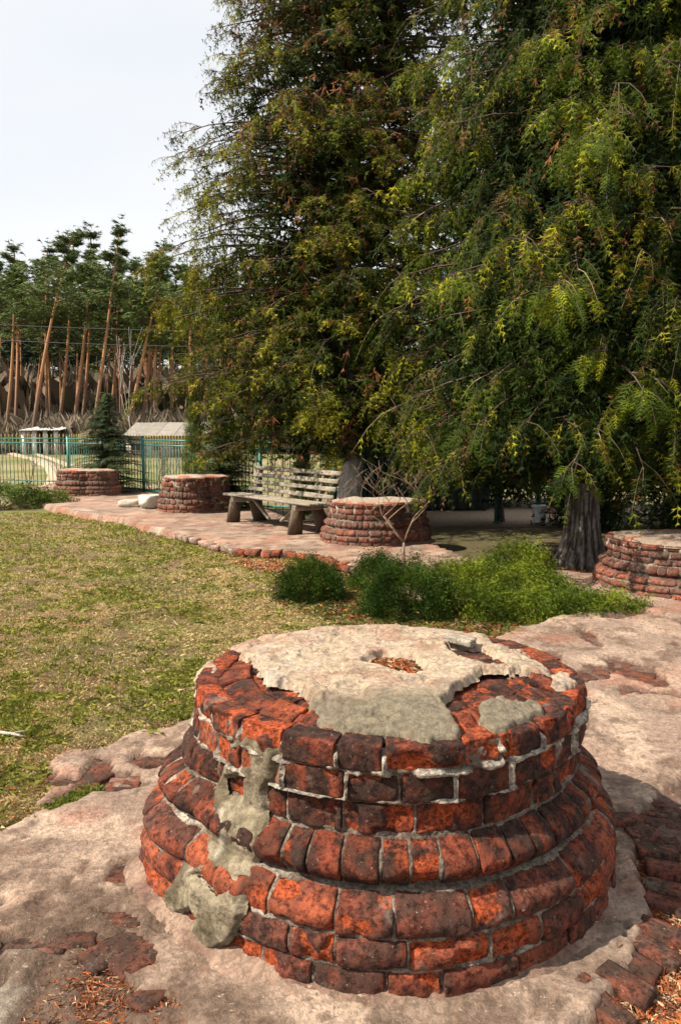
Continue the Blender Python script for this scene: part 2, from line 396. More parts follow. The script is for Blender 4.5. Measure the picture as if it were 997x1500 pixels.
# top rim bricks (laid as a ring of headers) and the bed beneath the plaster
def rim_bricks(root, r0, r1, n, seed, hi, drop=.010, facecol=None):
    rr = random.Random(seed); off = rr.random()
    for i in range(n):
        t0 = off+i*2*math.pi/n; t1 = off+(i+1)*2*math.pi/n; tcn = (t0+t1)/2; rm = (r0+r1)/2
        hw = (t1-t0)*rm/2-.006; hd = (r1-r0)/2-.005+rr.uniform(-.006, .004); hz = .017
        nn = (max(5, int(2*hw/.0095)), max(6, int(2*hd/.0095)), 4) if hi else (3, 4, 2)
        B, Q = boxgrid(nn)
        if hi: B = B.copy(); B[:, :2] = .45*B[:, :2]+.55*np.sin(B[:, :2]*math.pi/2)
        L = rounded(B, (hw, hd, hz), .006)
        sd_ = rr.randrange(9999); lowr = rr.uniform(0, .012)
        r = rm+L[:, 1]; th = tcn+L[:, 0]/rm*(.35+.65*rm/np.maximum(r, .1))
        up = np.clip(B[:, 2], 0, 1); 
        wp = np.stack([r*np.cos(th), r*np.sin(th), L[:, 2]], 1); wl = wp+sd_*.31
        outr = ss(.60, .74, r)*.6
        ero = fbm(wl, 9, 2, 5); ero2 = fbm(wl, 28, 3, 6)
        z = prof(r)-drop-hz+L[:, 2]-up*(.018*ss(.45, .7, ero)+.013*(ero2-.5)+lowr)-up*.02*outr
        r = r-np.clip(B[:, 1], 0, 1)*(.016*ss(.4, .7, ero)+.012*(ero2-.3))
        V = np.stack([r*np.cos(th), r*np.sin(th), z], 1)
        C = brick_col(wl, 31, rr.random()*.9, ss(.32, .6, ero)*rr.uniform(.45, 1.0))
        obj('brick', mesh('brick', V, Q, C, True), M['brick'], root)
rim_bricks(hero, .515, .700, 25, 5, True, drop=.004)
rim_bricks(hero, .30, .51, 15, 8, True, drop=.016)
CAP = [(318, 950), (345, 944), (400, 915), (480, 895), (620, 895), (700, 925), (760, 955), (800, 975), (812, 992), (790, 988), (740, 980), (705, 985), (672, 1000), (652, 1022), (660, 1048), (674, 1070), (668, 1086), (620, 1090), (560, 1078), (500, 1070), (463, 1062), (461, 1030), (446, 1010), (420, 1003), (392, 1000), (384, 982), (372, 968), (352, 962)]
CAP2 = [(702, 1032), (730, 1020), (792, 1030), (794, 1046), (765, 1060), (740, 1075), (715, 1078), (700, 1058)]
CAP3 = [(286, 975), (316, 960), (316, 985), (290, 992)]
CAP4 = [(806, 985), (832, 988), (846, 1006), (826, 1012), (808, 1002)]
HOLES = [[(533, 966), (560, 957), (605, 960), (626, 980), (604, 987), (570, 976)], [(655, 946), (700, 950), (742, 967), (716, 972), (680, 962)], [(585, 998), (622, 994), (632, 1006), (600, 1010)], [(455, 938), (490, 936), (508, 947), (478, 948)], [(470, 975), (500, 973), (508, 985), (486, 988)]]
def cap():
    h = .006; n = int(1.5/h); g = (np.arange(n)-n/2)*h
    X, Y = np.meshgrid(g, g, indexing='ij'); X = X.ravel(); Y = Y.ravel(); r = np.hypot(X, Y)
    z = prof(r)
    W = np.stack([X+HC[0], Y+HC[1], z], 1); q = pr(W)
    wob = (fbm(W, 12, 5, 41, .62)-.5)*46
    d = np.maximum.reduce([sdf(c, q) for c in (CAP, CAP2, CAP3, CAP4)])+wob*.55
    dh = np.full(len(q), -99.)
    for k, hh in enumerate(HOLES):
        s = sdf(hh, q)+(4 if k < 2 else 0)+wob*.12
        if k in (2, 3, 4): dh = np.maximum(dh, np.minimum(s, 1.2))   # shallow scars
        else: dh = np.maximum(dh, s)
    rr_ = .722+.012*np.sin(np.arctan2(Y, X)*4+1)+(fbm(W, 10, 2, 9)-.5)*.02
    inner = ss(0, 5, d)**.8*(1-ss(-.5, 3, dh))*ss(rr_, rr_-.012, r)
    keep = inner > .02
    bumps = (fbm(W, 5, 3, 1)-.5)*.012+(fbm(W, 22, 4, 2, .6)-.5)*.006
    lf_ = fbm(W, 4.5, 5, 77, .6); layer = ss(.50, .52, lf_)*.008+ss(.57, .585, lf_)*.006-.008*ss(.008, .001, np.abs(fbm(W, 3.1, 4, 78)-.5))      # flaked upper skin
    zz = z+.004+bumps+layer-(1-inner)*.030
    V = np.stack([X, Y, zz], 1)
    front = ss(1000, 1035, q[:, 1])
    c = lerp((.41, .315, .225), (.33, .215, .15), ss(.45, .62, fbm(W, 5, 4, 60, .6)))
    c = lerp(c, (.44, .39, .33), ss(.55, .7, fbm(W, 9, 5, 61, .65))*.45)
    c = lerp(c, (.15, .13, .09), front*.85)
    c = lerp(c, (.16, .13, .095), ss(.58, .7, fbm(W, 14, 5, 62, .7))*.5)
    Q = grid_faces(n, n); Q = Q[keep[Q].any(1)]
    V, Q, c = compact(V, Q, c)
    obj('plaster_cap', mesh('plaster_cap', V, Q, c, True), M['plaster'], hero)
cap()
# rubble bed under the cap, visible in the hole
def bed():
    n = 130; g = np.linspace(-.66, .66, n); X, Y = np.meshgrid(g, g, indexing='ij'); X = X.ravel(); Y = Y.ravel(); r = np.hypot(X, Y)
    P = np.stack([X, Y, 0*X], 1); z = prof(r)-.034+(fbm(P, 25, 3, 8)-.5)*.03
    keep = r < .66; Q = grid_faces(n, n); Q = Q[keep[Q].all(1)]
    c = brick_col(P, 3, .3, ss(.4, .65, fbm(P, 20, 3, 4))*.6)
    V, Q, c = compact(np.stack([X, Y, z], 1), Q, c); obj('rubble_fill', mesh('rubble_fill', V, Q, c, True), M['brick'], hero)
bed()
# later cement repair smeared over the left flank
PATCH = [[(330, 1092), (352, 1080), (396, 1088), (402, 1125), (388, 1180), (378, 1240), (366, 1290), (320, 1282), (298, 1262), (296, 1222), (306, 1180), (322, 1130)],
         [(262, 1268), (285, 1256), (372, 1292), (358, 1322), (348, 1362), (318, 1392), (280, 1412), (262, 1398), (236, 1362), (232, 1318)]]
def patch():
    nt, nz = 190, 170
    th = np.linspace(R(188), R(250), nt); zz = np.linspace(.0, .70, nz); TH, Z = np.meshgrid(th, zz, indexing='ij'); TH = TH.ravel(); Z = Z.ravel()
    rad = np.zeros_like(Z)
    zs_ = np.array([0, .08, .17, .26, .28, .30, .35, .41, .43, .52, .62, .70]); rs = np.array([.86, .855, .845, .80, .765, .765, .778, .735, .718, .718, .718, .716])
    rad = hero_lobe(TH, Z, np.interp(Z, zs_, rs))
    P = np.stack([HC[0]+rad*np.cos(TH), HC[1]+rad*np.sin(TH), Z], 1); q = pr(P)
    wob = (fbm(P, 16, 3, 3)-.5)*30
    d = np.maximum(sdf(PATCH[0], q), sdf(PATCH[1], q))+wob*.7
    # old brick shows through the smear here and there
    for ho in ([(334, 1100), (358, 1098), (362, 1122), (338, 1126)], [(322, 1140), (352, 1138), (350, 1168), (326, 1170)], [(278, 1285), (318, 1275), (330, 1300), (310, 1320)], [(252, 1340), (275, 1332), (284, 1352), (262, 1368)]):
        d = np.minimum(d, -sdf(ho, q)+2+wob*.2)
    m = ss(0, 9, d)
    off = -.020+m*(.018+.012*(fbm(P, 9, 3, 5)-.5)*2+.012*(fbm(P, 32, 4, 6, .65)-.5))
    rad = rad+off
    V = np.stack([rad*np.cos(TH), rad*np.sin(TH), Z], 1)
    c = lerp((.13, .105, .065), (.27, .225, .155), ss(.35, .65, fbm(P, 9, 4, 6))); c = lerp(c, (.10, .08, .05), ss(.52, .66, fbm(P, 20, 4, 7, .65))*.8)
    wst = sdf([(318, 1185), (330, 1180), (326, 1245), (312, 1262)], q); c = lerp(c, (.42, .38, .31), ss(-2, 5, wst+wob*.5)*.6)
    keep = m > .02; Q = grid_faces(nt, nz); Q = Q[keep[Q].any(1)]; V, Q, c = compact(V, Q, c)
    obj('cement_patch', mesh('cement_patch', V, Q[:, ::-1], c, True), M['plaster'], hero)
patch()

# ---- the others, along the ring
def far_pedestal(loc, lobe, zs, seed, label, white=.4, topc=(.42, .35, .28), scale=1.0, wearf=.25, r_top=.70):
    root = empty('brick_pedestal', (loc[0], loc[1], 0)); tag(root, label, 'column base', 'brick column bases round the lawn')
    def lf(th, z, base):
        r = base*scale
        t0, dist, f = lobe
        b2 = base*scale*f; s2 = b2*b2-(dist*np.sin(th-t0))**2
        v = np.where((s2 > 0) & (np.cos(th-t0) > 0), dist*np.cos(th-t0)+np.sqrt(np.maximum(s2, 0)), 0)
        return np.maximum(r, v)+.008*np.sin(3*th+seed)
    rr = PROFILE
    make_pedestal(root, loc, rr, lf, False, seed, wearf=wearf, zs=zs)
    # plaster top
    nt, nr = 120, 16; th = np.linspace(0, 2*math.pi, nt, endpoint=False); s = np.linspace(0, 1, nr); TH, S = np.meshgrid(th, s, indexing='ij'); TH = TH.ravel(); S = S.ravel()
    r1 = lf(TH, 0*TH+.69, 0*TH+.708); rad = S*r1
    P = np.stack([rad*np.cos(TH)+loc[0], rad*np.sin(TH)+loc[1], 0*S], 1)
    z = (.70-.035*ss(.75, 1, S)+.05*(1-ss(0, .95, S))*0+(fbm(P, 5, 3, seed)-.5)*.035+(fbm(P, 14, 2, seed)-.5)*.015)*zs+.012
    z = np.where(S > .985, .672*zs, z)
    red = ss(.52, .6, fbm(P, 5, 3, seed+5))*ss(.4, .8, S)
    c = lerp(topc, (.30, .24, .18), fbm(P, 9, 3, seed)); c = lerp(c, (.36, .08, .035), red*.8)
    V = np.stack([rad*np.cos(TH), rad*np.sin(TH), z], 1)
    obj('plaster_cap', mesh('plaster_cap', V, grid_faces(nt, nr, wrap=True), c, True), M['plaster'], root)
    return root
p = at(520, 800); far_pedestal((.38, 11.15), (R(20), .50, .74), .85, 11, 'weathered brick column base beside the right end of the bench', wearf=.2, scale=.80)
far_pedestal((-3.02, 15.35), (R(20), .50, .70), 1.0, 12, 'brick column base between the white rocks and the bench', scale=.72)
far_pedestal((-6.42, 19.4), (R(-20), .50, .72), .90, 13, 'farthest brick column base in front of the small spruce', scale=.88)
far_pedestal((3.47, 7.95), (R(40), .40, .7), .72, 14, 'brick column base cut by the right edge, beside the big thuja trunk', scale=1.0, wearf=.35, topc=(.30, .22, .16))

# ================================================================== GROUND
INNER_PX = [(60, 737), (120, 752), (180, 759), (235, 775), (300, 790), (350, 803), (420, 806), (470, 815), (530, 832), (575, 850), (640, 880)]
def W(px, py, z=0): return at(px, py, z)
LAWN = [W(*q) for q in [(-260, 1330), (-60, 1235), (0, 1212), (40, 1192), (70, 1160), (35, 1138), (80, 1112), (105, 1098), (150, 1094), (190, 1074), (270, 1056), (330, 1010), (470, 960), (640, 955), (700, 940), (800, 905), (905, 885), (905, 868), (860, 850), (740, 835)]]+[W(*q) for q in reversed(INNER_PX)]+[W(-40, 734), W(-200, 740), (-14, 14), (-14, 4)]
def lawn_z(x, y):
    return -.10*ss(3.5, 8.0, np.hypot(x+1.0, y-1.0))-.012
STRIP = [W(*q) for q in INNER_PX]+[(1.9, 7.6), (2.5, 7.1), (3.2, 7.0), (4.9, 6.9), (6.5, 7.5), (5.6, 9.0), (3.9, 8.75), (3.1, 8.6), (2.3, 9.0)]+[W(*q) for q in [(690, 816), (640, 798), (560, 782), (480, 770)]]+[(-1.0, 14.4), (-2.0, 17.2), (-5.2, 21.8), (-8.4, 24.0), (-8.9, 22.0), (-7.7, 19.2)]
BED = [W(*q) for q in [(395, 868), (430, 880), (520, 915), (640, 955), (700, 940), (800, 905), (905, 885), (905, 868), (860, 850), (740, 835), (640, 880), (575, 850), (530, 832), (470, 822)]]
XY0 = np.array([0., 0.])
# -- base sheet to the horizon
def ground():
    xs = np.concatenate([-np.geomspace(900, 30, 14), np.arange(-26, 26.1, .8), np.geomspace(30, 900, 14)])
    ys = np.concatenate([[-60, -20, -8], np.arange(-4, 34, .5), np.geomspace(35, 900, 40)])
    X, Y = np.meshgrid(xs, ys, indexing='ij'); X = X.ravel(); Y = Y.ravel(); P = np.stack([X, Y, 0*X], 1)
    nr_ = ss(26, 34, Y)
    z = -.15+(fbm(P, .25, 3, 3)-.5)*.04+(fbm(P, .02, 2, 5)-.5)*.5*ss(60, 200, np.hypot(X, Y))
    c = lerp((.10, .063, .038), (.085, .070, .032), ss(.42, .6, fbm(P, .7, 3, 8)))  # near soil colour darkened to stand in for shade under the trees
    sand = ss(14.0, 14.8, Y)*ss(18, 16.5, Y)*ss(1.2, 2.2, X); c = lerp(c, (.42, .31, .22), sand*.85)
    gb = lerp((.14, .15, .045), (.26, .21, .11), ss(.35, .65, fbm(P, .3, 3, 21)))
    c = lerp(c, gb, ss(17, 20, Y-X*.3*(X < 0)))
    o = obj('ground', mesh('ground', np.stack([X, Y, z], 1), grid_faces(len(xs), len(ys)), c, True), M['soil']); tag(o, kind='structure')
ground()
def field_path(pts, w, name='footpath'):
    pts = np.array([W(*q) for q in pts]); t = np.linspace(0, len(pts)-1, 40); X = np.interp(t, range(len(pts)), pts[:, 0]); Y = np.interp(t, range(len(pts)), pts[:, 1])
    V = []; 
    for x, y in zip(X, Y):
        for s in np.linspace(-1, 1, 5): V.append((x+s*w, y, -.145+.09*(1-s*s)+.02*math.sin(x)))
    V = np.array(V); c = lerp((.38, .28, .19), (.45, .35, .25), fbm(V, 2, 2)); o = obj(name, mesh(name, V, grid_faces(40, 5), c, True), M['soil']); tag(o, kind='structure')
field_path([(-60, 655), (17, 662), (51, 669), (78, 680), (88, 692), (84, 705)], .45)
field_path([(20, 655), (60, 664), (101, 677), (150, 690)], .28)

# -- lawn soil
def lawn():
    x = np.arange(-13, 4, .09); y = np.arange(2.6, 17.5, .09); X, Y = np.meshgrid(x, y, indexing='ij'); X = X.ravel(); Y = Y.ravel(); q = np.stack([X, Y], 1)
    d = sdf(LAWN, q); P = np.stack([X, Y, 0*X], 1)
    keep = d > -.35; z = lawn_z(X, Y)+(fbm(P, 3, 3, 2)-.5)*.03-.16*ss(0, -.2, d)
    g = ss(.42, .6, fbm(P, 1.1, 4, 31)); c = lerp((.24, .17, .085), (.13, .14, .035), g); c = lerp(c, (.10, .06, .035), ss(.55, .68, fbm(P, 2.3, 3, 33))*.8)
    bd = sdf(BED, q); c = lerp(c, (.11, .065, .035), ss(-.1, .1, bd)*.9)
    Q = grid_faces(len(x), len(y)); Q = Q[keep[Q].all(1)]; V, Q, c = compact(np.stack([X, Y, z], 1), Q, c)
    o = obj('lawn', mesh('lawn', V, Q, c, True), M['soil']); tag(o, kind='structure')
lawn()

# -- pavement with broken hollows: (polygon in photo pixels, depth, what shows)
HOLLOWS = [
 ([(20, 1158), (60, 1135), (82, 1140), (50, 1165), (25, 1172)], .03), ([(45, 1158), (70, 1128), (85, 1132), (64, 1160)], .03),
 ([(78, 1150), (98, 1136), (108, 1142), (96, 1154)], .03), ([(110, 1146), (132, 1112), (152, 1108), (168, 1122), (155, 1140), (170, 1152), (218, 1148), (180, 1156), (120, 1162)], .03),
 ([(165, 1130), (205, 1134), (202, 1146), (160, 1140)], .03), ([(186, 1108), (205, 1100), (250, 1108), (228, 1120), (215, 1128), (190, 1118)], .035),
 ([(45, 1190), (115, 1152), (150, 1148), (110, 1172), (70, 1186)], .03),
 ([(148, 1296), (165, 1264), (196, 1258), (200, 1285), (168, 1294)], .025), ([(95, 1300), (125, 1262), (120, 1270), (102, 1302)], .02),
 ([(140, 1332), (170, 1328), (198, 1345), (200, 1352), (160, 1346)], .025),
 ([(0, 1370), (60, 1374), (130, 1352), (150, 1348), (180, 1362), (212, 1372), (236, 1405), (196, 1420), (172, 1418), (205, 1440), (262, 1452), (280, 1485), (270, 1530), (8, 1530), (62, 1392), (0, 1386)], .022),
 ([(35, 1335), (70, 1310), (82, 1330), (60, 1345)], .015),
 ([(845, 922), (866, 926), (884, 948), (872, 948), (852, 932)], .02), ([(775, 952), (822, 960), (818, 968), (770, 958)], .015),
 ([(832, 994), (844, 986), (858, 978), (862, 984), (876, 970), (890, 978), (884, 966), (905, 962), (935, 972), (964, 985), (985, 1004), (965, 1008), (930, 992), (905, 986), (890, 990), (864, 994), (850, 998)], .022),
 ([(905, 1008), (925, 1006), (955, 1014), (997, 1016), (997, 1022), (950, 1019), (912, 1014)], .022),
 ([(975, 940), (990, 938), (997, 950), (985, 948)], .02),
 ([(900, 1190), (950, 1186), (960, 1160), (1000, 1140), (1050, 1140), (1050, 1250), (985, 1245), (940, 1235), (930, 1220), (885, 1222), (892, 1212)], .028),
 ([(925, 1250), (960, 1240), (1060, 1245), (1080, 1520), (830, 1530), (880, 1470), (930, 1400), (952, 1340), (940, 1290)], .045),
 ([(890, 885), (930, 880), (945, 892), (920, 905), (880, 905)], .02)]
def pavement(name, xs, ys, fine, region):
    X, Y = np.meshgrid(xs, ys, indexing='ij'); X = X.ravel(); Y = Y.ravel(); q = np.stack([X, Y], 1); P = np.stack([X, Y, 0*X], 1)
    wob = (fbm(P, 3.5, 3, 6)-.5)*.10+(fbm(P, 14, 2, 7)-.5)*.04
    d = region(q)+wob
    z = (fbm(P, 1.4, 3, 1)-.5)*.024+(fbm(P, 7, 3, 2)-.5)*.007
    hole = np.zeros(len(q)); scr = pr(P); w2 = (fbm(P, 10, 5, 14, .62)-.5)
    if fine:
        f1 = fbm(P, 3.2, 5, 90, .6); z = z+.008*ss(.5, .525, f1)+.006*ss(.58, .6, fbm(P, 5, 5, 91, .6))+(fbm(P, 34, 3, 92, .65)-.5)*.011; cr1 = np.abs(fbm(P, 1.7, 4, 93)-.5); z = z-.012*ss(.006, .001, cr1)*ss(.45, .55, fbm(P, .9, 2, 94))
        near = (Y < 9) & (Y > .4)
        for poly, dep in HOLLOWS:
            s = np.full(len(q), -99.); pp = np.array(poly); mm = near & (scr[:, 0] > pp[:, 0].min()-25) & (scr[:, 0] < pp[:, 0].max()+25) & (scr[:, 1] > pp[:, 1].min()-25) & (scr[:, 1] < pp[:, 1].max()+25)
            if mm.any(): s[mm] = sdf(poly, scr[mm])+w2[mm]*14
            hole = np.maximum(hole, ss(-2.5, .5, s)*dep)
        z = z+.012*ss(.0, .3, hole/.03)*0
    z = z-hole
    # edge of the slab crumbles down to the soil
    z = z-.16*ss(.018, -.02, d)
    keep = d > -.05
    c = lerp((.33, .215, .155), (.26, .185, .14), ss(.35, .65, fbm(P, 1.3, 4, 70)))
    c = lerp(c, (.43, .315, .235), ss(.5, .7, fbm(P, 4, 5, 71, .6))*.8)
    c = lerp(c, (.13, .085, .06), ss(.53, .66, fbm(P, 7, 5, 72, .65))*.8)
    c = lerp(c, (.30, .125, .085), ss(.60, .72, fbm(P, 2.2, 3, 73))*.5)
    if fine:
        dark = lerp((.085, .052, .038), (.16, .095, .07), fbm(P, 22, 3, 74)); t = ss(.004, .012, hole)[:, None]
        c = c*(1-t)+dark*t
        grey = sdf([(-20, 1385), (70, 1390), (20, 1510), (-20, 1510)], scr); c = lerp(c, (.25, .225, .18), ss(0, 6, grey)*.8)
    else:
        t = ss(.09, .0, d)*ss(.42, .55, fbm(P, 1.2, 3, 75)); c = lerp(c, (.24, .085, .05), t*.6)
    if fine:
        cr2 = np.abs(fbm(P+5, 2.6, 4, 97)-.5); ck = np.maximum(ss(.010, .003, cr1), ss(.008, .002, cr2)*ss(.5, .56, fbm(P, 1.2, 2, 98)))*ss(.38, .48, fbm(P, .9, 2, 94)); z = z-.012*ck; c = lerp(c, (.09, .062, .045), ck*.8)
        lowl = sdf([(-40, 1240), (120, 1290), (240, 1300), (330, 1440), (420, 1520), (-40, 1520)], scr); c = lerp(c, (.12, .078, .055), ss(-30, 40, lowl+w2*160)*ss(.36, .54, fbm(P, 6, 5, 95, .62))*.9)
    Q = grid_faces(len(xs), len(ys)); Q = Q[keep[Q].any(1)]; V, Q, c = compact(np.stack([X, Y, z], 1), Q, c)
    o = obj(name, mesh(name, V, Q, c, True), M['pave']); tag(o, kind='structure'); return o
FORE = [(-3.5, .5), (6, .5), (6, 7.2), (3.0, 7.12), (2.45, 7.0), (1.9, 6.6)]
lawn_np = np.array(LAWN)
xs = np.arange(-2.6, 4.4, .0215); ys = np.concatenate([np.arange(.9, 4.6, .0195), np.arange(4.62, 7.4, .032)])
near_pave = pavement('pavement', xs, ys, True, lambda q: np.minimum(-sdf(LAWN, q), sdf([(-3.3, .6), (5.5, .6), (5.5, 7.3), (3.2, 7.05), (2.4, 7.3), (1.0, 6.9), (.2, 5.6), (-3.3, 5.0)], q)))
path = pavement('path', np.arange(-9.5, 6.6, .065), np.arange(6.6, 24.6, .065), False, lambda q: sdf(STRIP, q))

# loose and inlaid paving bricks: flat bricks lying in the hollows
def lay_brick(px, py, L, Wd, ang, z, parent, seed, tone=.4, wear=.15, th=.05, tilt=0):
    x, y = W(px, py); B, Q = boxgrid((10, 6, 2)); P = rounded(B, (L/2, Wd/2, th/2), .008)
    wl = P+seed*1.7; P = P+B*np.array([1, 1, .5])*((fbm(wl, 14, 3, 4)-.5)*.012)[:, None]
    P[:, 2] += -P[:, 0]*math.tan(tilt)
    C = tint(brick_col(wl, 3, tone, wear*ss(.4, .6, fbm(wl, 18, 2, 5))), (.15, .09, .065), .35)
    o = obj('brick', mesh('brick', P, Q, C, True), M['brick'], parent); o.location = (x, y, z-th/2); o.rotation_euler = (0, 0, ang)
rb = random.Random(4)
LB = [(48, 1158, .20, .11, .6, .3), (66, 1143, .20, .10, .9, .5), (93, 1145, .14, .10, .4, .2), (142, 1130, .24, .15, 1.1, .3), (120, 1152, .16, .07, .5, .3), (184, 1139, .15, .08, .1, .5), (190, 1153, .22, .07, 0, .5), (205, 1112, .15, .09, .7, .1), (228, 1111, .13, .10, .2, .1),
      (174, 1279, .16, .11, .9, .2), (172, 1341, .18, .08, -.2, .2), (40, 1379, .25, .08, 0, .1), (95, 1372, .2, .08, .15, .1), (165, 1385, .2, .12, .8, .1), (200, 1395, .17, .12, .8, .12),
      (840, 991, .2, .10, 1.2, .3), (853, 986, .2, .11, 1.9, .4), (877, 981, .26, .11, 2.0, .4), (903, 972, .26, .16, .5, .4), (930, 984, .26, .13, -.5, .55), (962, 998, .26, .15, -.5, .6), (925, 1011, .22, .08, 0, .5), (975, 1019, .28, .08, 0, .5),
      (858, 927, .26, .12, -.3, .5), (874, 940, .26, .12, -.9, .5), (795, 958, .3, .08, -.3, .5), (905, 893, .3, .2, .2, .8), (925, 897, .2, .15, .5, .7)]
LB += [(30, 1178, .2, .1, .7, .4), (118, 1118, .2, .1, 1.0, .5), (160, 1116, .18, .1, .5, .5), (240, 1128, .16, .09, .2, .5), (60, 1325, .2, .1, .5, .3), (100, 1285, .2, .09, .9, .3), (905, 940, .22, .1, .2, .5), (975, 945, .2, .1, .3, .5), (840, 935, .2, .08, .2, .5), (930, 1150, .2, .1, -.4, .3), (20, 1345, .2, .1, .3, .2), (230, 1440, .18, .09, 1.0, .3), (812, 962, .22, .1, -.3, .5), (996, 1012, .22, .1, -.2, .6), (945, 948, .22, .1, .1, .5)]
for i, (px, py, L, Wd, a, tn) in enumerate(LB): lay_brick(px, py, L, Wd, a, -.008-rb.random()*.006, near_pave, i, tn, .1)
# rows of bricks at the right-hand edge
for r_ in range(5):
    for c_ in range(4):
        x0 = 945+c_*28+r_*5; y0 = 1176+r_*14+c_*9-6
        if y0 > 1238 or x0 > 1070: continue
        lay_brick(x0, y0, .17, .07, -.42+rb.uniform(-.07, .07), -.006-rb.random()*.012, near_pave, 50+r_*7+c_, .15, .05)
# fan of edging bricks round the foot on the right
for i in range(11):
    a = R(-58+i*7.0+rb.uniform(-1.5, 1.5)); rr_ = .99+rb.uniform(-.02, .02)+.07*ss(-.3, .4, np.array([a]))[0]
    x = HC[0]+rr_*math.cos(a); y = HC[1]+rr_*math.sin(a)
    q = pr(np.array([[x, y, 0.]]))[0]
    lay_brick(q[0], q[1], .16+rb.uniform(-.04, .04), .085, a+rb.uniform(-.1, .1), .014+rb.uniform(-.012, .010), near_pave, 90+i, .3, .1, .07, tilt=.08)
# brick edge on the lawn side of the far strip
inner = np.array([W(*q) for q in INNER_PX]); seg = np.linalg.norm(np.diff(inner, axis=0), axis=1); cum = np.concatenate([[0], np.cumsum(seg)])
s = 6.5; i = 0
while s < cum[-1]-.8:
    x = np.interp(s, cum, inner[:, 0]); y = np.interp(s, cum, inner[:, 1]); x2 = np.interp(s+.1, cum, inner[:, 0]); y2 = np.interp(s+.1, cum, inner[:, 1]); a = math.atan2(y2-y, x2-x)
    n_ = vn(np.array([[s*.9, 0, 0]]), 4)[0]
    B, Q = boxgrid((5, 4, 3)); L_ = rb.uniform(.10, .22); P = rounded(B, (L_/2, .07, .045), .014); wl = P+i*2.3; P = P+B*((fbm(wl, 9, 2, 4)-.5)*.04)[:, None]
    C = brick_col(wl, 3, rb.random(), ss(.4, .6, fbm(wl, 12, 2, 5))*(.9 if n_ > .45 else .1)); 
    if n_ < .46: C = tint(C, (.40, .31, .24), .75)
    else: C = tint(C, (.22, .12, .08), .3)
    o = obj('brick', mesh('brick', P, Q, C, True), M['brick'], path); o.location = (x-math.sin(a)*rb.uniform(-.02, .03), y, -.052+rb.uniform(-.015, .012)); o.rotation_euler = (rb.uniform(-.15, .15), rb.uniform(-.1, .1), a)
    s += L_+.012; i += 1

# ================================================================== GRASS AND LITTER
def blades(name, P, h, w, c, lean=.5, mat='grass'):
    n = len(P); a = rng.uniform(0, 2*math.pi, n); l = rng.normal(0, lean, (n, 2))*h[:, None]
    side = np.stack([np.cos(a), np.sin(a), 0*a], 1)*w[:, None]*.5
    mid = P+np.stack([l[:, 0]*.35, l[:, 1]*.35, h*.6], 1); tip = P+np.stack([l[:, 0], l[:, 1], h*(1-.25*np.minimum(np.hypot(l[:, 0], l[:, 1])/h, 1.5))], 1)
    V = np.stack([P-side, P+side, mid+side*.7, tip], 1).reshape(-1, 3)
    base = np.arange(n)[:, None]*4; T = np.concatenate([base+[0, 1, 2], base+[0, 2, 3]]); 
    return mesh(name, V, T, np.repeat(c, 4, axis=0))
def scatter_lawn(N):
    # density falls with distance as the photograph needs
    D = 3.0*(16/3.0)**rng.random(N*2); ang = rng.uniform(-.60, .36, N*2); X = D*np.tan(ang); Y = D
    q = np.stack([X, Y], 1); d = sdf(LAWN, q)+(fbm(np.stack([X, Y, 0*X], 1), 8, 2, 3)-.5)*.12; bd = sdf(BED, q)
    ok = (d > -.02) & ((bd < 0) | (rng.random(len(X)) < .25)); X, Y = X[ok][:N], Y[ok][:N]; return X, Y
def grass():
    X, Y = scatter_lawn(250000); P = np.stack([X, Y, lawn_z(X, Y)], 1); P0 = np.stack([X, Y, 0*X], 1)
    g = .5+(fbm(P0, 1.3, 5, 31, .6)-.5)*.6+(fbm(P0, 9, 3, 35)-.5)*.9; t = rng.random(len(X))
    bias = ss(9, 12, Y)*.10+ss(-1.2, -2.8, X)*.05-.10*np.exp(-((X+.6)**2/2.2+(Y-6.6)**2/3.0)); green = (g+bias+(t-.5)*.36) > .602
    bare = fbm(P0, 2.3, 3, 33) > .60; keep = ~(bare & (rng.random(len(X)) < .7)); keep &= rng.random(len(X)) < np.where(green, 1, .8)
    X, Y, P, green = X[keep], Y[keep], P[keep], green[keep]; n = len(X); t = rng.random(n)
    edge = ss(.16, .02, sdf(LAWN, np.stack([X, Y], 1))); h = (1+.15*edge)*np.where(green, rng.uniform(.018, .045, n)*(1+.25*ss(.6, .7, fbm(P, 5, 2, 66))), rng.uniform(.012, .03, n)); w = (.0022+.0009*Y)*rng.uniform(.7, 1.3, n)
    cg = lerp((.09, .11, .018), (.34, .33, .06), t); cs = lerp((.27, .19, .075), (.58, .46, .22), t)
    c = np.where(green[:, None], cg, cs); lean = np.where(green, .5, 1.5)
    o = obj('grass', blades('grass', P, h, w, c, lean=.8), M['grass']); tag(o, 'patchy spring lawn of green and straw coloured grass', 'grass', kind='stuff')
grass()
def flakes(name, X, Y, Z, size, c, mat, label, cat, flat=.35):
    n = len(X); v = rng.normal(0, 1, (n, 3, 3)); v[:, :, 2] *= flat; V = v*size[:, None, None]*.6; V = V+np.stack([X, Y, Z], 1)[:, None]
    V[:, :, 2] = np.maximum(V[:, :, 2], Z[:, None]-.004)
    o = obj(name, mesh(name, V.reshape(-1, 3), np.arange(n*3).reshape(-1, 3), np.repeat(c, 3, axis=0)), M[mat]); tag(o, label, cat, kind='stuff'); return o
def redc(n):
    t = rng.random((n, 1)); k = rng.random((n, 1)) < .25
    return np.where(k, np.array([[.38, .27, .16]])*(.5+t), np.array([[.10, .04, .02]])*(1-t)+np.array([[.50, .13, .03]])*t)
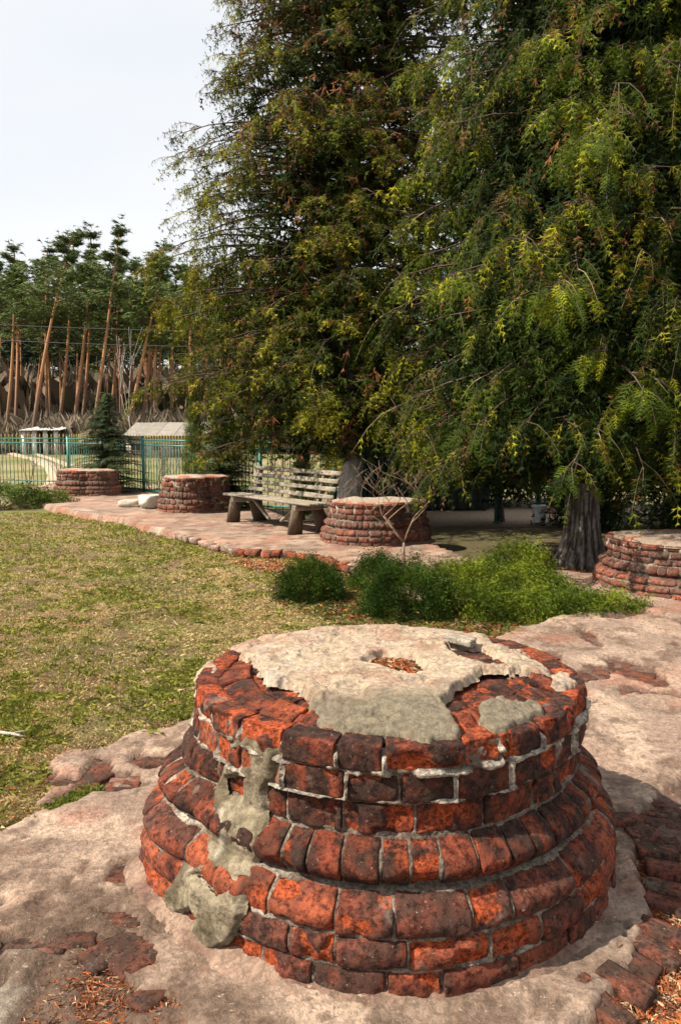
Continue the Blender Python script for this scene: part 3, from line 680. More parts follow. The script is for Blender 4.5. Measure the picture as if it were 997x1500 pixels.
# litter over the lawn
X, Y = scatter_lawn(16000); n = len(X); k = fbm(np.stack([X, Y, 0*X], 1), 1.6, 3, 44) > .46; X, Y = X[k], Y[k]; n = len(X)
flakes('fallen_leaves', X, Y, lawn_z(X, Y)+.018, rng.uniform(.006, .011, n)*(1+Y*.06), redc(n), 'litter', 'reddish brown fallen leaf scraps scattered through the lawn', 'fallen leaves')
def poly_scatter(poly, N):
    poly = np.array(poly); a = poly.min(0); b = poly.max(0); q = rng.uniform(a, b, (N, 2)); return q[sdf(poly, q)+rng.normal(0, .03, N) > 0]
q = poly_scatter([W(*p_) for p_ in [(925, 1250), (960, 1240), (1060, 1245), (1080, 1540), (800, 1540), (880, 1470), (930, 1400), (955, 1340), (940, 1290)]], 26000)
o = obj('thuja_litter', blades('thuja_litter', np.stack([q[:, 0], q[:, 1], np.full(len(q), -.035)+rng.uniform(0, .012, len(q))], 1), rng.uniform(.004, .018, len(q)), rng.uniform(.003, .009, len(q)), redc(len(q)), lean=1.6), M['litter'])
tag(o, 'red brown thuja scale litter on bare soil at the lower right corner', 'litter', kind='stuff')
q = poly_scatter([W(*p_) for p_ in [(10, 1530), (70, 1390), (230, 1360), (300, 1490), (280, 1540)]], 5000)
o = obj('thuja_litter', blades('thuja_litter', np.stack([q[:, 0], q[:, 1], np.full(len(q), -.022)], 1), rng.uniform(.003, .012, len(q)), rng.uniform(.002, .006, len(q)), redc(len(q))*.8, lean=2), M['litter'])
tag(o, 'thin red brown litter in the broken pavement hollow at lower left', 'litter', kind='stuff')
# brown litter round the thick trunk
a = rng.uniform(0, 6.28, 4000); q_ = rng.uniform(.2, 1.15, 4000); flakes('fallen_leaves', 2.98+q_*np.cos(a), 9.5+q_*np.sin(a), np.full(4000, -.10+.03), rng.uniform(.015, .03, 4000), redc(4000)*.7, 'litter', 'red brown needle litter round the foot of the thick trunk', 'fallen leaves', .5)
# little red heap by the path edge, and in the cap hole
q = poly_scatter([W(*p_) for p_ in [(335, 812), (400, 812), (440, 822), (420, 832), (370, 826)]], 2600); n = len(q)
flakes('fallen_leaves', q[:, 0], q[:, 1], np.full(n, -.075)+rng.uniform(0, .03, n), rng.uniform(.015, .03, n), redc(n)*1.1, 'litter', 'heap of orange brown dry leaves against the far path edge', 'fallen leaves', .5)
q = poly_scatter([at(*p_, .715) for p_ in [(540, 966), (562, 960), (605, 964), (620, 979), (600, 984), (570, 974)]], 2500); n = len(q)
o = obj('thuja_litter', blades('thuja_litter', np.stack([q[:, 0], q[:, 1], np.full(n, .695)], 1), rng.uniform(.006, .03, n), rng.uniform(.002, .005, n), redc(n)*1.1, lean=1.2), M['litter']); tag(o, 'red brown litter filling the hole in the plaster cap', 'litter', kind='stuff')
# grass in a pavement gap
q = poly_scatter([W(*p_) for p_ in [(45, 1192), (115, 1154), (152, 1148), (112, 1174), (70, 1188)]], 2600); n = len(q)
o = obj('grass_tuft', blades('grass_tuft', np.stack([q[:, 0], q[:, 1], np.full(n, -.03)], 1), rng.uniform(.02, .05, n), rng.uniform(.003, .006, n), lerp((.10, .15, .02), (.27, .28, .05), rng.random(n))), M['grass']); tag(o, 'grass growing in the pavement gap left of the near column base', 'grass', kind='stuff')
q = poly_scatter(BED, 24000); n = len(q)
o = obj('ground_cover', blades('ground_cover', np.stack([q[:, 0], q[:, 1], lawn_z(q[:, 0], q[:, 1])], 1), rng.uniform(.015, .05, n), rng.uniform(.010, .022, n), np.where(rng.random((n, 1)) < .62, lerp((.05, .075, .012), (.14, .16, .03), rng.random(n)), redc(n)*.7), lean=1.0), M['grass']); tag(o, 'low creeping ground cover with dry leaves under the junipers', 'ground cover', kind='stuff')
# loose bits on the pavement
X = rng.uniform(-2, 3.2, 1500); Y = rng.uniform(1.5, 6.8, 1500); q = np.stack([X, Y], 1); ok = (sdf(LAWN, q) < -.03) & (np.hypot(X-HC[0], Y-HC[1]) > 1.0); X, Y = X[ok], Y[ok]; n = len(X)
flakes('fallen_leaves', X, Y, np.full(n, .012), rng.uniform(.003, .007, n), redc(n)*.9, 'litter', 'small dry leaf crumbs lying on the pavement', 'fallen leaves')

# ================================================================== FOLIAGE TOOLS
def spray_shape(pairs=7, subs=3, droop=.25, wid=.5, wsub=.075):
    """flat fern-like spray along +Y, unit length"""
    T = []
    def tri(a, b, w):
        a = np.array(a, float); b = np.array(b, float); d = b-a; nrm = np.array([-d[1], d[0]])/(np.hypot(*d)+1e-9)*w/2; T.append(None)
        T[-1] = [a-nrm*.6, a+nrm*.6, b]
    tri((0, 0), (0, 1), .045)
    for k in range(pairs):
        t = .12+.8*k/(pairs-1)
        for s in (-1, 1):
            ln = wid*(1-.72*t)*(1+.12*math.sin(k*2.3+s)); a = R(48+6*math.sin(k*1.7+s)); t_ = t+.03*s
            d = np.array([s*math.sin(a), math.cos(a)]); p0 = np.array([0, t_]); p1 = p0+d*ln
            tri(p0, p1, .10)
            for j in range(subs):
                u = .25+.65*j/max(1, subs-1); q0 = p0+d*ln*u; sl = ln*.36*(1-.45*u)+.03
                for s2 in ((-1, 1) if subs > 2 or j else (1,)):
                    a2 = math.atan2(d[0], d[1])+s2*R(42); tri(q0, q0+np.array([math.sin(a2), math.cos(a2)])*sl*1.15, wsub)
    V = np.array(T).reshape(-1, 2); V3 = np.zeros((len(V), 3)); V3[:, :2] = V; V3[:, 2] = -droop*(V[:, 1]**2)-.35*V[:, 0]**2
    return V3
SPR_HI = spray_shape(6, 2); SPR_MID = spray_shape(5, 1, wid=.5, wsub=.10); SPR_A = spray_shape(2, 1, wid=.6, wsub=.16); SPR_B = spray_shape(3, 1, wid=.5, wsub=.13); SPR_LO = spray_shape(2, 1, wid=.65, wsub=.20)
def spray_mesh(name, shape, P, D, N, S, C, width=1.0):
    """P base, D growth direction, N facing, S length, C colour"""
    D = D/np.linalg.norm(D, axis=1)[:, None]; X = np.cross(D, N); X /= np.linalg.norm(X, axis=1)[:, None]+1e-9; Z = np.cross(X, D)
    V = P[:, None]+S[:, None, None]*(shape[None, :, 0:1]*width*X[:, None]+shape[None, :, 1:2]*D[:, None]+shape[None, :, 2:3]*Z[:, None])
    k = len(shape); V = V.reshape(-1, 3); c = np.repeat(C, k, axis=0)
    return V, c
def spray_obj(name, parts, mat, parent=None):
    V = np.concatenate([p_[0] for p_ in parts]); c = np.concatenate([p_[1] for p_ in parts])
    return obj(name, mesh(name, V, np.arange(len(V)).reshape(-1, 3), c), mat, parent)
def unit(v): return v/(np.linalg.norm(v, axis=-1, keepdims=True)+1e-9)

def thuja(loc, height, radius, zlow, limbs, seed, label, trunk_r, hang=.75, hi=True, whitewash=False, cols=None, brown=.1, spr=(.16, .34), leaders=1, sec=11, zmax=None, zmin_front=0, parts_for=None, squash=1.0, fill=2000, hid=0, nsr=(4, 8)):
    r_ = np.random.default_rng(seed); root = empty('thuja_tree', (loc[0], loc[1], 0)); tag(root, label, 'tree')
    # trunk with ridged bark
    nt = 96 if hi else 20; zs = np.concatenate([np.linspace(-.12, 2.6, 50 if hi else 14), np.linspace(2.9, height*.97, 14)]); th = np.linspace(0, 2*math.pi, nt, endpoint=False)
    Z, TH = np.meshgrid(zs, th, indexing='ij'); Z = Z.ravel(); TH = TH.ravel()
    rad = trunk_r*(1-.93*np.clip(Z/height, 0, 1)**.8)*(1+.55*np.exp(-np.clip(Z, 0, 9)/.22))
    P = np.stack([np.cos(TH)*3, np.sin(TH)*3, Z*.8], 1); flute = (fbm(P*np.array([1.2, 1.2, .35]), 1.5, 3, seed)-.5)
    ridge = (fbm(np.stack([np.cos(TH)*11, np.sin(TH)*11, Z*4.5], 1), 1, 4, seed+1, .62)-.5)
    rad = rad*(1+.35*flute*np.exp(-Z*.5)+.24*ridge)
    bend = np.array([[.12*math.sin(z_*.5+seed), .1*math.sin(z_*.37+seed*2)] for z_ in Z])*np.clip(Z/3, 0, 1)[:, None]
    V = np.stack([rad*np.cos(TH)+bend[:, 0], rad*np.sin(TH)+bend[:, 1], Z], 1)
    c = lerp((.06, .045, .036), (.27, .235, .20), ss(.42, .62, ridge+.5)); 
    if whitewash: c = lerp(c, (.72, .72, .69), ss(.85, .7, Z/1.35)*.9)
    obj('trunk', mesh('trunk', V, grid_faces(len(zs), nt)[:, ::-1] if False else np.concatenate([grid_faces(len(zs), nt), np.stack([np.arange(len(zs)-1)*nt+nt-1, (np.arange(len(zs)-1)+1)*nt+nt-1, (np.arange(len(zs)-1)+1)*nt, np.arange(len(zs)-1)*nt], 1)]), c, True), M['bark'], root)
    wood = MB(); P_, D_, S_, B_ = [], [], [], []
    def Rz(z): 
        t = np.clip((z-zlow)/(height-zlow), 0, 1); return radius*(1-t)**.62*(.82+.18*min(1, (z-zlow)/1.2+.0))
    for i in range(limbs):
        z0 = zlow+(height-zlow)*(r_.random()**1.15)*.97
        if z0 > (zmax or 99): z0 = zlow+(zmax-zlow)*r_.random()**.9
        az = r_.uniform(0, 2*math.pi); out = np.array([math.cos(az), math.sin(az)*squash]); Rl = Rz(z0)*r_.uniform(.74, 1.10)*(1.0 if r_.random() > .06 else 1.15)
        n = 7; t = np.linspace(0, 1, n); lift = r_.uniform(.0, .28)*Rl; sag = r_.uniform(.2, .5)*Rl*(.55 if hang < 1 else .8)
        zz = z0+.25*0+lift*np.sin(t*math.pi*.6)-sag*t**2.2*.8+r_.uniform(-.1, .1)*t
        side = np.array([-out[1], out[0]])*r_.uniform(-.28, .28)*Rl
        pts = np.stack([out[0]*Rl*t+side[0]*t*t, out[1]*Rl*t+side[1]*t*t, zz], 1)
        wood.tube(pts, np.linspace(.035 if Rl > 1.2 else .02, .004, n), 4, (.09, .065, .045))
        m = max(3, int(sec*(.35+.65*Rl/radius)))
        for j in range(m):
            u = 1-(r_.random()**1.6)*.8; k = u*(n-1); a = int(min(k, n-2)); p0 = pts[a]*(1-(k-a))+pts[a+1]*(k-a)
            dirh = out*r_.uniform(.2, 1.1)+np.array([-out[1], out[0]])*r_.normal(0, .8)
            l2 = r_.uniform(.22, .62)*(1.15-.3*u); d0 = np.array([dirh[0], dirh[1], r_.uniform(-.4, .35)]); d0 /= np.linalg.norm(d0)
            tt = np.linspace(0, 1, 4); p2 = p0+d0*l2*tt[:, None]; p2[:, 2] -= hang*l2*tt**2*.8
            wood.tube(p2, np.linspace(.007, .002, 4), 3, (.24, .17, .11) if r_.random() < .12 else (.10, .07, .045))
            ns = r_.integers(*nsr)
            for s in range(ns):
                v = .25+.75*(s+r_.random())/ns; kk = v*3; b = int(min(kk, 2)); ps = p2[b]*(1-(kk-b))+p2[b+1]*(kk-b)
                dd = unit((p2[b+1]-p2[b]))*.7+np.array([r_.normal(0, .45), r_.normal(0, .45), -hang*r_.uniform(.3, 1.3)])
                P_.append(ps); D_.append(dd); S_.append(r_.uniform(*spr)*(1.1-.25*v)); B_.append(u)
    wood.build('branches', M['bark'], root)
    # inner foliage close to the trunk and limbs
    for i in range(fill):
        z0 = zlow+.2+(min(zmax or 99, height)-zlow)*r_.random()**1.45; az = r_.uniform(0, 2*math.pi); q = Rz(z0)*math.sqrt(r_.uniform(.02, .72)); P_.append(np.array([math.cos(az)*q, math.sin(az)*q*squash, z0])); D_.append(np.array([math.cos(az)*.3, math.sin(az)*.3, -1])+r_.normal(0, .4, 3)); S_.append(r_.uniform(.26, .48)); B_.append(0)
    P_ = np.array(P_); D_ = np.array(D_); S_ = np.array(S_); B_ = np.array(B_); n = len(P_)
    outw = unit(np.stack([P_[:, 0], P_[:, 1], 0*P_[:, 0]+.3], 1)); N_ = unit(outw+r_.normal(0, .55, (n, 3)))
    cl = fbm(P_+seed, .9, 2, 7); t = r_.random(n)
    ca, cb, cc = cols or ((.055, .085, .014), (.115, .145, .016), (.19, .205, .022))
    C = lerp(ca, cb, np.clip(ss(.35, .65, cl)*.7+t*.3, 0, 1)); C = lerp(np.array(ca)[None]*1.0, C, .25+.75*ss(.3, .85, B_)); C = lerp(C, cc, ss(.5, .95, B_)*ss(.42, .66, fbm(P_+seed, 4.5, 2, 8))*ss(.25, 1, t)*.85)  # inner sprays painted dark as shade, outer ones bright as lit new growth
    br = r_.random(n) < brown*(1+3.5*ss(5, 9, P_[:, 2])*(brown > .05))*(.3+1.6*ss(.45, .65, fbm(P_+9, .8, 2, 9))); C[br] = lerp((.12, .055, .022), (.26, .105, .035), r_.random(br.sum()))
    D3 = np.hypot(P_[:, 0], P_[:, 1])/np.maximum(.3, np.array([Rz(z_) for z_ in P_[:, 2]]))
    facing = (P_[:, 0]*(-loc[0])+P_[:, 1]*(-loc[1]))/(np.hypot(P_[:, 0], P_[:, 1])*math.hypot(*loc)+1e-6)
    hm = (facing > -.25) & (D3 > .45); parts = []
    sh = SPR_B if hid else SPR_A; dall = np.linalg.norm(P_+np.array([loc[0], loc[1], -1.6]), axis=1); near_ = hm & (dall < hid)
    # the biggest-looking hanging sprays on the near face are parts of their own
    idx = np.where(hm)[0]; own = np.array([], int)
    if parts_for:
        vis = idx[(facing[idx] > .3) & (D3[idx] > .8) & (P_[idx, 2] < 6.5)]
        dist = np.linalg.norm(P_[vis]+np.array([loc[0], loc[1], -1.6]), axis=1); own = vis[np.argsort(dist)[:parts_for]]
        meshes = []
        for vix in range(6):
            s3 = SPR_MID.copy(); ct = (lerp(ca, cb, np.array([vix/2.]))[0] if vix < 3 else lerp(cb, cc, np.array([(vix-2)/3.]))[0])
            jj = np.array([[1, 1, 1-.3*vix/5]]); meshes.append(mesh('leaf_spray', s3*jj*np.array([[1+.1*math.sin(vix), 1, 1]]), np.arange(len(s3)).reshape(-1, 3), ct))
        for k in own:
            d = Vector(D_[k]).normalized(); x = d.cross(Vector(N_[k])).normalized(); z = x.cross(d)
            me = meshes[min(5, int(C[k, 1]/max(1e-6, cc[1])*5.5+r_.random()*.6))]; o = obj('leaf_spray', me, M['leaf'], root)
            s_ = S_[k]*1.0
            from mathutils import Matrix
            o.matrix_local = Matrix(((x.x*s_, d.x*s_, z.x*s_, P_[k, 0]), (x.y*s_, d.y*s_, z.y*s_, P_[k, 1]), (x.z*s_, d.z*s_, z.z*s_, P_[k, 2]), (0, 0, 0, 1)))
        own_m = np.zeros(n, bool); own_m[own] = True; hm &= ~own_m; lo = ~hm & ~own_m
    else: lo = ~hm
    lo &= (r_.random(n) < .5)
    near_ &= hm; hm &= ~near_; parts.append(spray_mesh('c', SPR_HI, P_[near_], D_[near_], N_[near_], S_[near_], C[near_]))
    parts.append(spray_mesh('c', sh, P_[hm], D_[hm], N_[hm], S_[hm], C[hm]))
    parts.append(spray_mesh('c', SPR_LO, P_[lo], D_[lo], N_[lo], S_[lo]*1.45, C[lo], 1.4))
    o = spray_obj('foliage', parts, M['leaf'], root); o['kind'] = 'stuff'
    print('THUJA', label[:20], n, 'sprays', sum(len(p_[0])//3 for p_ in parts), 'tris', len(SPR_HI)//3)
    return root
thuja((.16, 14.2), 15.0, 3.75, 1.45, 520, 21, 'tall thuja with whitewashed trunk foot standing behind the bench', .21, whitewash=True, brown=.07, sec=11, spr=(.13, .25), hang=.55, nsr=(10, 16), cols=((.018, .034, .004), (.15, .165, .008), (.44, .38, .012)), zmax=11.5, squash=.68, fill=6500)
thuja((2.98, 9.55), 15.0, 2.45, 1.30, 500, 22, 'huge dark thuja with thick ridged grey trunk at the right', .205, brown=.035, hang=1.0, sec=12, spr=(.13, .25), nsr=(8, 13), zmax=8.0, parts_for=290, cols=((.009, .022, .003), (.080, .120, .006), (.42, .41, .012)), fill=8500, hid=7.3)
thuja((6.0, 11.8), 13.0, 3.2, 1.0, 150, 23, 'dark thuja half hidden behind the column base at the right edge', .25, brown=.05, hi=False, hang=1.0, sec=12, spr=(.25, .45), zmax=8.0, fill=2600)
thuja((3.0, 14.6), 3.0, .62, .6, 70, 24, 'small dark thuja in the gap between the two big ones', .06, brown=.03, hi=False, hang=.6, sec=8, spr=(.16, .3), cols=((.02, .04, .012), (.04, .075, .018), (.06, .10, .02)), fill=300)

# ---- columnar young thujas and spruces
def cone_tree(name, x, y, h, r, seed, label, cat, col, shape=1.0, up=True, n=900, size=.14, z0=.08):
    rr = np.random.default_rng(seed); root = empty(name, (x, y, -.12)); tag(root, label, cat)
    w = MB(); w.tube([(0, 0, 0), (0, 0, h*.5), (0, 0, h*.95)], [.045, .025, .006], 7, (.13, .09, .06)); w.build('trunk', M['bark'], root)
    if up:
        z = z0+(h-z0)*rr.random(n)**1.2; t = (z-z0)/(h-z0); Rr = r*np.minimum(1, t*6+.4)*(1-t)**.7*shape; a = rr.uniform(0, 2*math.pi, n); q = np.sqrt(rr.uniform(.25, 1, n))*Rr
        P = np.stack([q*np.cos(a), q*np.sin(a), z], 1); D = np.stack([np.cos(a)*.5, np.sin(a)*.5, 1+0*a], 1)+rr.normal(0, .25, (n, 3)); N = np.stack([np.cos(a), np.sin(a), .2+0*a], 1)+rr.normal(0, .4, (n, 3))
        S = rr.uniform(.6, 1.2, n)*size
        o = spray_obj('foliage', [spray_mesh('c', SPR_MID, P, D, N, S, lerp(col[0], col[1], rr.random(n)))], M['leaf'], root); o['kind'] = 'stuff'
    else:
        P, D, N, S = [], [], [], []; w = MB(); k = 0; z = z0
        while z < h*.97:
            t = z/h; L = r*(1-t)**.85+.04; nb = int(6+3*rr.random())
            for b in range(nb):
                a = rr.uniform(0, 2*math.pi); o_ = np.array([math.cos(a), math.sin(a), 0]); Lb = L*rr.uniform(.75, 1.1); m = max(3, int(Lb/.07)); u = (np.arange(m)+.5)/m
                pts = o_*Lb*u[:, None]; zj = z+rr.normal(0, .03); pts[:, 2] = zj+Lb*(.28*u-.42*u*u+.12*u**3); w.tube(pts[[0, m//2, m-1]], [.012, .007, .003], 3, (.09, .06, .04))
                for p0, uu in zip(pts, u):
                    for s in (-1, 1):
                        sd = np.array([-o_[1], o_[0], 0])*s; P.append(p0); D.append(o_*1.0+sd*rr.uniform(.6, 1.2)+np.array([0, 0, rr.uniform(-.6, .15)])); N.append([rr.normal(0, .2), rr.normal(0, .2), 1]); S.append(rr.uniform(.7, 1.2)*size*(1.25-.7*uu))
                P.append(pts[-1]); D.append(o_+[0, 0, .1]); N.append([0, 0, 1]); S.append(size*.8)
            z += h*.026
        for b in range(14): P.append([0, 0, h*(.86+.01*b)]); a = rr.uniform(0, 6.28); D.append([math.cos(a)*.4, math.sin(a)*.4, 1]); N.append([math.cos(a), math.sin(a), 0]); S.append(size*.7)
        w.build('branches', M['bark'], root); P, D, N, S = map(np.array, (P, D, N, S)); n_ = len(P)
        c = lerp(col[0], col[1], rr.random(n_)); o = spray_obj('foliage', [spray_mesh('c', SPR_MID, P, D, N.astype(float), S*1.15, c, 1.15)], M['needle'], root); o['kind'] = 'stuff'
    return root
DK = ((.018, .036, .010), (.06, .09, .022)); YG = ((.05, .085, .015), (.12, .16, .025))
cone_tree('spruce_tree', -6.05, 20.25, 2.75, 1.35, 31, 'small dark spruce behind the farthest column base', 'tree', DK, up=False, size=.17)
cone_tree('spruce_tree', -2.42, 16.1, 2.3, 1.05, 32, 'small spruce behind the column base left of the bench', 'tree', ((.02, .042, .010), (.065, .10, .024)), up=False, size=.16)
cone_tree('thuja_shrub', -3.12, 16.7, 2.5, .34, 33, 'narrow columnar thuja left of the small spruce by the fence', 'shrub', YG, n=1500, size=.16)
cone_tree('thuja_shrub', -.72, 14.9, 1.55, .30, 34, 'little cone shaped thuja behind the bench back', 'shrub', ((.03, .07, .015), (.08, .13, .025)), n=1300, size=.13)

# ---- juniper bushes
def bush(name, x, y, rx, ry, h, seed, label, n, size, cols, spread=False, lobes=None):
    rr = np.random.default_rng(seed); root = empty(name, (x, y, float(lawn_z(np.array([x]), np.array([y]))[0]))); tag(root, label, 'shrub')
    P, D = [], []; lob = lobes or [(0, 0, rx, ry, h)]
    area = np.array([l[2]*l[3]+l[4]*l[2] for l in lob]); cnt = (n*area/area.sum()).astype(int); w = MB()
    for (lx, ly, a_, b_, hh), m in zip(lob, cnt):
        a = rr.uniform(0, 2*math.pi, m); cz = rr.uniform(-.12, 1, m); s = np.sqrt(np.clip(1-cz**2, 0, 1)); rad = rr.uniform(.72, 1.0, m)*(1+.14*np.sin(a*5+cz*4+seed)+.10*np.sin(a*11+seed*3))
        p = np.stack([lx+np.cos(a)*s*a_*rad, ly+np.sin(a)*s*b_*rad, np.maximum(.01, cz*hh*rad*.9)], 1); P.append(p)
        o_ = np.stack([np.cos(a)*s, np.sin(a)*s, cz], 1); D.append(o_*1.0+np.stack([0*a, 0*a, (.15 if spread else .35)+0*a], 1)+rr.normal(0, .45, (m, 3)))
        for k in range(10):
            aa = rr.uniform(0, 6.28); q = rr.uniform(.4, .85); w.tube([(0, 0, 0), (lx+math.cos(aa)*a_*q*.5, ly+math.sin(aa)*b_*q*.5, hh*.35), (lx+math.cos(aa)*a_*q, ly+math.sin(aa)*b_*q, hh*.6)], [.012, .008, .004], 4, (.13, .09, .06))
    P = np.concatenate(P); D = np.concatenate(D); m = len(P); N = unit(D+rr.normal(0, .7, (m, 3))+1e-3); N = unit(np.cross(D, rr.normal(0, 1, (m, 3))))
    cl = fbm(P+seed, 5, 2, 3); c = lerp(cols[0], cols[1], np.clip(ss(.35, .65, cl)*.6+rr.random(m)*.5, 0, 1)); S = rr.uniform(.6, 1.25, m)*size
    w.build('branches', M['bark'], root); o = spray_obj('foliage', [spray_mesh('c', SPR_A if size < .2 else SPR_LO, P, D, N, S, c, 1.1)], M['leaf'], root); o['kind'] = 'stuff'
    return root
JD = ((.012, .034, .005), (.075, .125, .014)); JG = ((.03, .065, .010), (.11, .165, .018)); JY = ((.020, .050, .006), (.17, .21, .016))
bush('juniper_bush', -.30, 7.75, .33, .32, .42, 41, 'round clipped dark green bush standing alone on the lawn edge', 7500, .062, JD)
bush('juniper_bush', .40, 8.35, .28, .28, .40, 42, 'small round green bush left of the bare sapling', 4200, .065, JD)
bush('juniper_bush', .60, 6.95, .40, .38, .52, 43, 'large round green bush in front of the bare sapling', 9000, .066, JD)
bush('spreading_juniper', 1.55, 7.15, 1, 1, .5, 44, 'wide spreading bright green juniper in front of the thick trunk', 17000, .09, JY, True,
     [(-.30, -.1, .40, .4, .28), (.05, -.28, .5, .4, .27), (.50, -.22, .46, .38, .25), (.92, -.15, .34, .3, .20), (.12, .55, .6, .6, .36), (.38, 1.25, .40, .5, .50), (-.25, .9, .5, .5, .32)])
bush('spreading_juniper', -7.3, 16.6, 1, 1, .5, 45, 'low spreading juniper at the left edge by the far path', 4200, .17, JG, True, [(0, .6, 1.0, .5, .52), (-1.3, 0, 1.0, .6, .72), (.6, .9, .7, .4, .36)])

# ---- bare sapling and leafless shrubs
def sapling(name, x, y, h, seed, label, cat, col=(.34, .25, .17), r0=.022, depth=5, spread=.6, stems=1, z=-.1, first=.28):
    rr = random.Random(seed); root = empty(name, (x, y, z)); tag(root, label, cat); tr = MB(); tw = MB()
    def grow(p, d, L, r, lev):
        n = 4; pts = [p]; dd = d.copy()
        for k in range(n):
            dd = dd+Vector((rr.uniform(-1, 1), rr.uniform(-1, 1), rr.uniform(-.2, .7)))*.13; dd.normalize(); pts.append(pts[-1]+dd*L/n)
        (tr if lev == 0 else tw).tube([tuple(q) for q in pts], np.linspace(r, r*.62, n+1), 6 if lev < 2 else 4, col)
        if lev >= depth: return
        for c in range((3 if lev == 0 else 2)):
            a = rr.uniform(0, 6.283); k = rr.choice((2, 3, 4)) if c else 4; ax = Vector((math.cos(a), math.sin(a), 0))
            nd = (dd*(1-spread*.4)+ax*spread*rr.uniform(.6, 1.2)+Vector((0, 0, .25))).normalized(); grow(pts[k], nd, L*rr.uniform(.70, .98), max(r*.58, .0028 if h < 3 else .013), lev+1)
    for s in range(stems):
        a = rr.uniform(0, 6.28); d = Vector((math.cos(a)*.35*(stems > 1), math.sin(a)*.35*(stems > 1), 1)).normalized(); grow(Vector((math.cos(a)*.05*(stems > 1), math.sin(a)*.05*(stems > 1), 0)), d, h*first, r0, 0)
    tr.build('trunk', M['bark'], root, True); tw.build('twigs', M['bark'], root, True); return root
sapling('bare_sapling', .74, 8.95, 1.5, 12, 'leafless pale branched sapling rising from the green bushes', 'sapling', r0=.024, depth=6, spread=1.0, first=.27, col=(.24, .16, .105))
for i, (px, py, h) in enumerate([(12, 712, 1.5), (52, 706, 1.6), (92, 700, 1.3), (232, 722, 1.4), (262, 728, 1.2), (345, 735, 1.2), (-30, 712, 1.5), (410, 730, 1.1)]):
    x, y = W(px, py, -.12); sapling('bare_shrub', x, y-.5, h, 60+i, ['leafless shrub at the far left in front of the fence', 'leafless shrub in front of the fence left of the spruce', 'thin bare shrub by the fence beside the spruce', 'bare rose shrub by the fence post right of the farthest column base', 'bare shrub between the fence post and the rocks', 'thin leafless shrub behind the column base left of the bench', 'leafless shrub cut by the left edge', 'bare shrub behind the bench back'][i], 'shrub', (.24, .16, .11), .010, 4, .45, 5, -.12, .34)

# ================================================================== BENCH
def plank(parent, name, c, L, Wd, th, xd, yd, seed, col=(.27, .23, .18)):
    B, Q = boxgrid((14, 4, 1)); P = rounded(B, (L/2, Wd/2, th/2), .004); wl = P*np.array([1, 8, 8])+seed*3.1
    P = P+B*np.array([0, 1, .3])*((fbm(P*np.array([3, 8, 8])+seed, 1, 2, 4)-.5)*.02)[:, None]
    g = fbm(wl, 5, 3, 5); C = lerp(np.array(col)*.55, np.array(col)*1.35, g)
    me = mesh(name, P, Q, C); xd = Vector(xd).normalized(); yd = Vector(yd).normalized(); zd = xd.cross(yd).normalized(); yd = zd.cross(xd)
    o = obj(name, me, M['wood'], parent); from mathutils import Matrix
    o.matrix_local = Matrix(((xd.x, yd.x, zd.x, c[0]), (xd.y, yd.y, zd.y, c[1]), (xd.z, yd.z, zd.z, c[2]), (0, 0, 0, 1))); return o
A_ = Vector((-1.93, 13.75, 0)); B_ = Vector((-.42, 11.75, 0)); dirb = (B_-A_).normalized(); bench = empty('park_bench', ((A_.x+B_.x)/2, (A_.y+B_.y)/2, 0), math.atan2(dirb.y, dirb.x))
tag(bench, 'weathered grey wooden bench with four back slats on the far path', 'bench'); LB_ = (B_-A_).length+.15
# local: +x along the bench towards viewer, +y is the back side
for k in range(3): plank(bench, 'seat_slat', (0, -.06+.145*k, .475+.0*k), LB_, .135, .04, (1, 0, 0), (0, 1, -.05), k)
for k in range(4): plank(bench, 'back_slat', (.02*k, .38+.033*k, (.565+.122*k)), LB_-.12, .074, .030, (1, 0, 0), (0, .28, 1), 10+k)
for sx in (-LB_/2+.30, LB_/2-.42):
    def slab(nm, y0b, y0t, wb, wt, h, off, sd_):
        mb = MB(); t = .07; prof_ = [(y0b-wb/2, 0), (y0b+wb/2, 0), (y0t+wt/2, h), (y0t-wt/2, h)]
        V = [(sx+off+s*t/2, a, b) for s in (-1, 1) for a, b in prof_]
        mb.add(V, [[0, 1, 2, 3], [7, 6, 5, 4], [0, 4, 5, 1], [1, 5, 6, 2], [2, 6, 7, 3], [3, 7, 4, 0]], None, (.12, .085, .058)); mb.build(nm, M['wood'], bench)
    slab('leg', -.10, -.04, .24, .17, .452, 0, 0); slab('leg', .46, .30, .26, .18, .44, .0, 1)
    plank(bench, 'crossbar', (sx+.055, .12, .40), .52, .09, .035, (0, 1, 0), (0, 0, 1), 30+int(sx*3))
    plank(bench, 'back_support', (sx-.055, .44, .62), .62, .075, .04, (0, .28, 1), (0, 1, 0), 40+int(sx*3))
for s in (-1, 1): plank(bench, 'brace', (s*.45, .12, .28), .62, .06, .035, (1, 0, -s*-.62), (0, 1, 0), 50+s)
# ---- pale rocks beside the bench
def rock(x, y, sx, sy, sz, seed, label, rz=0, par=None, col=(.55, .50, .42)):
    B, Q = boxgrid((9, 7, 6)); P = B/np.linalg.norm(B, axis=1)[:, None]**.75; P = P*(1+.75*(np.floor(fbm(B+seed, 1.1, 3, seed)*9)/9-.5)[:, None]); P[:, 2] = np.minimum(P[:, 2], .62); P = P+(fbm(B*1.0+seed, 4, 2, seed+1)-.5)[:, None]*B*.12; P = P*np.array([sx, sy, sz])*.5; P[:, 2] += sz*.36
    c = lerp(np.array(col)*.8, np.array(col)*1.2, fbm(B+seed, 2.5, 3, 2)); o = obj('rock', mesh('rock', P, Q, c, False), M['rock'], None, (x, y, 0)); o.rotation_euler.z = rz; tag(o, label, 'rock'); return o
x, y = W(222, 744); rock(x, y, .52, .40, .40, 3, 'larger white limestone rock leaning on the column base', .5)
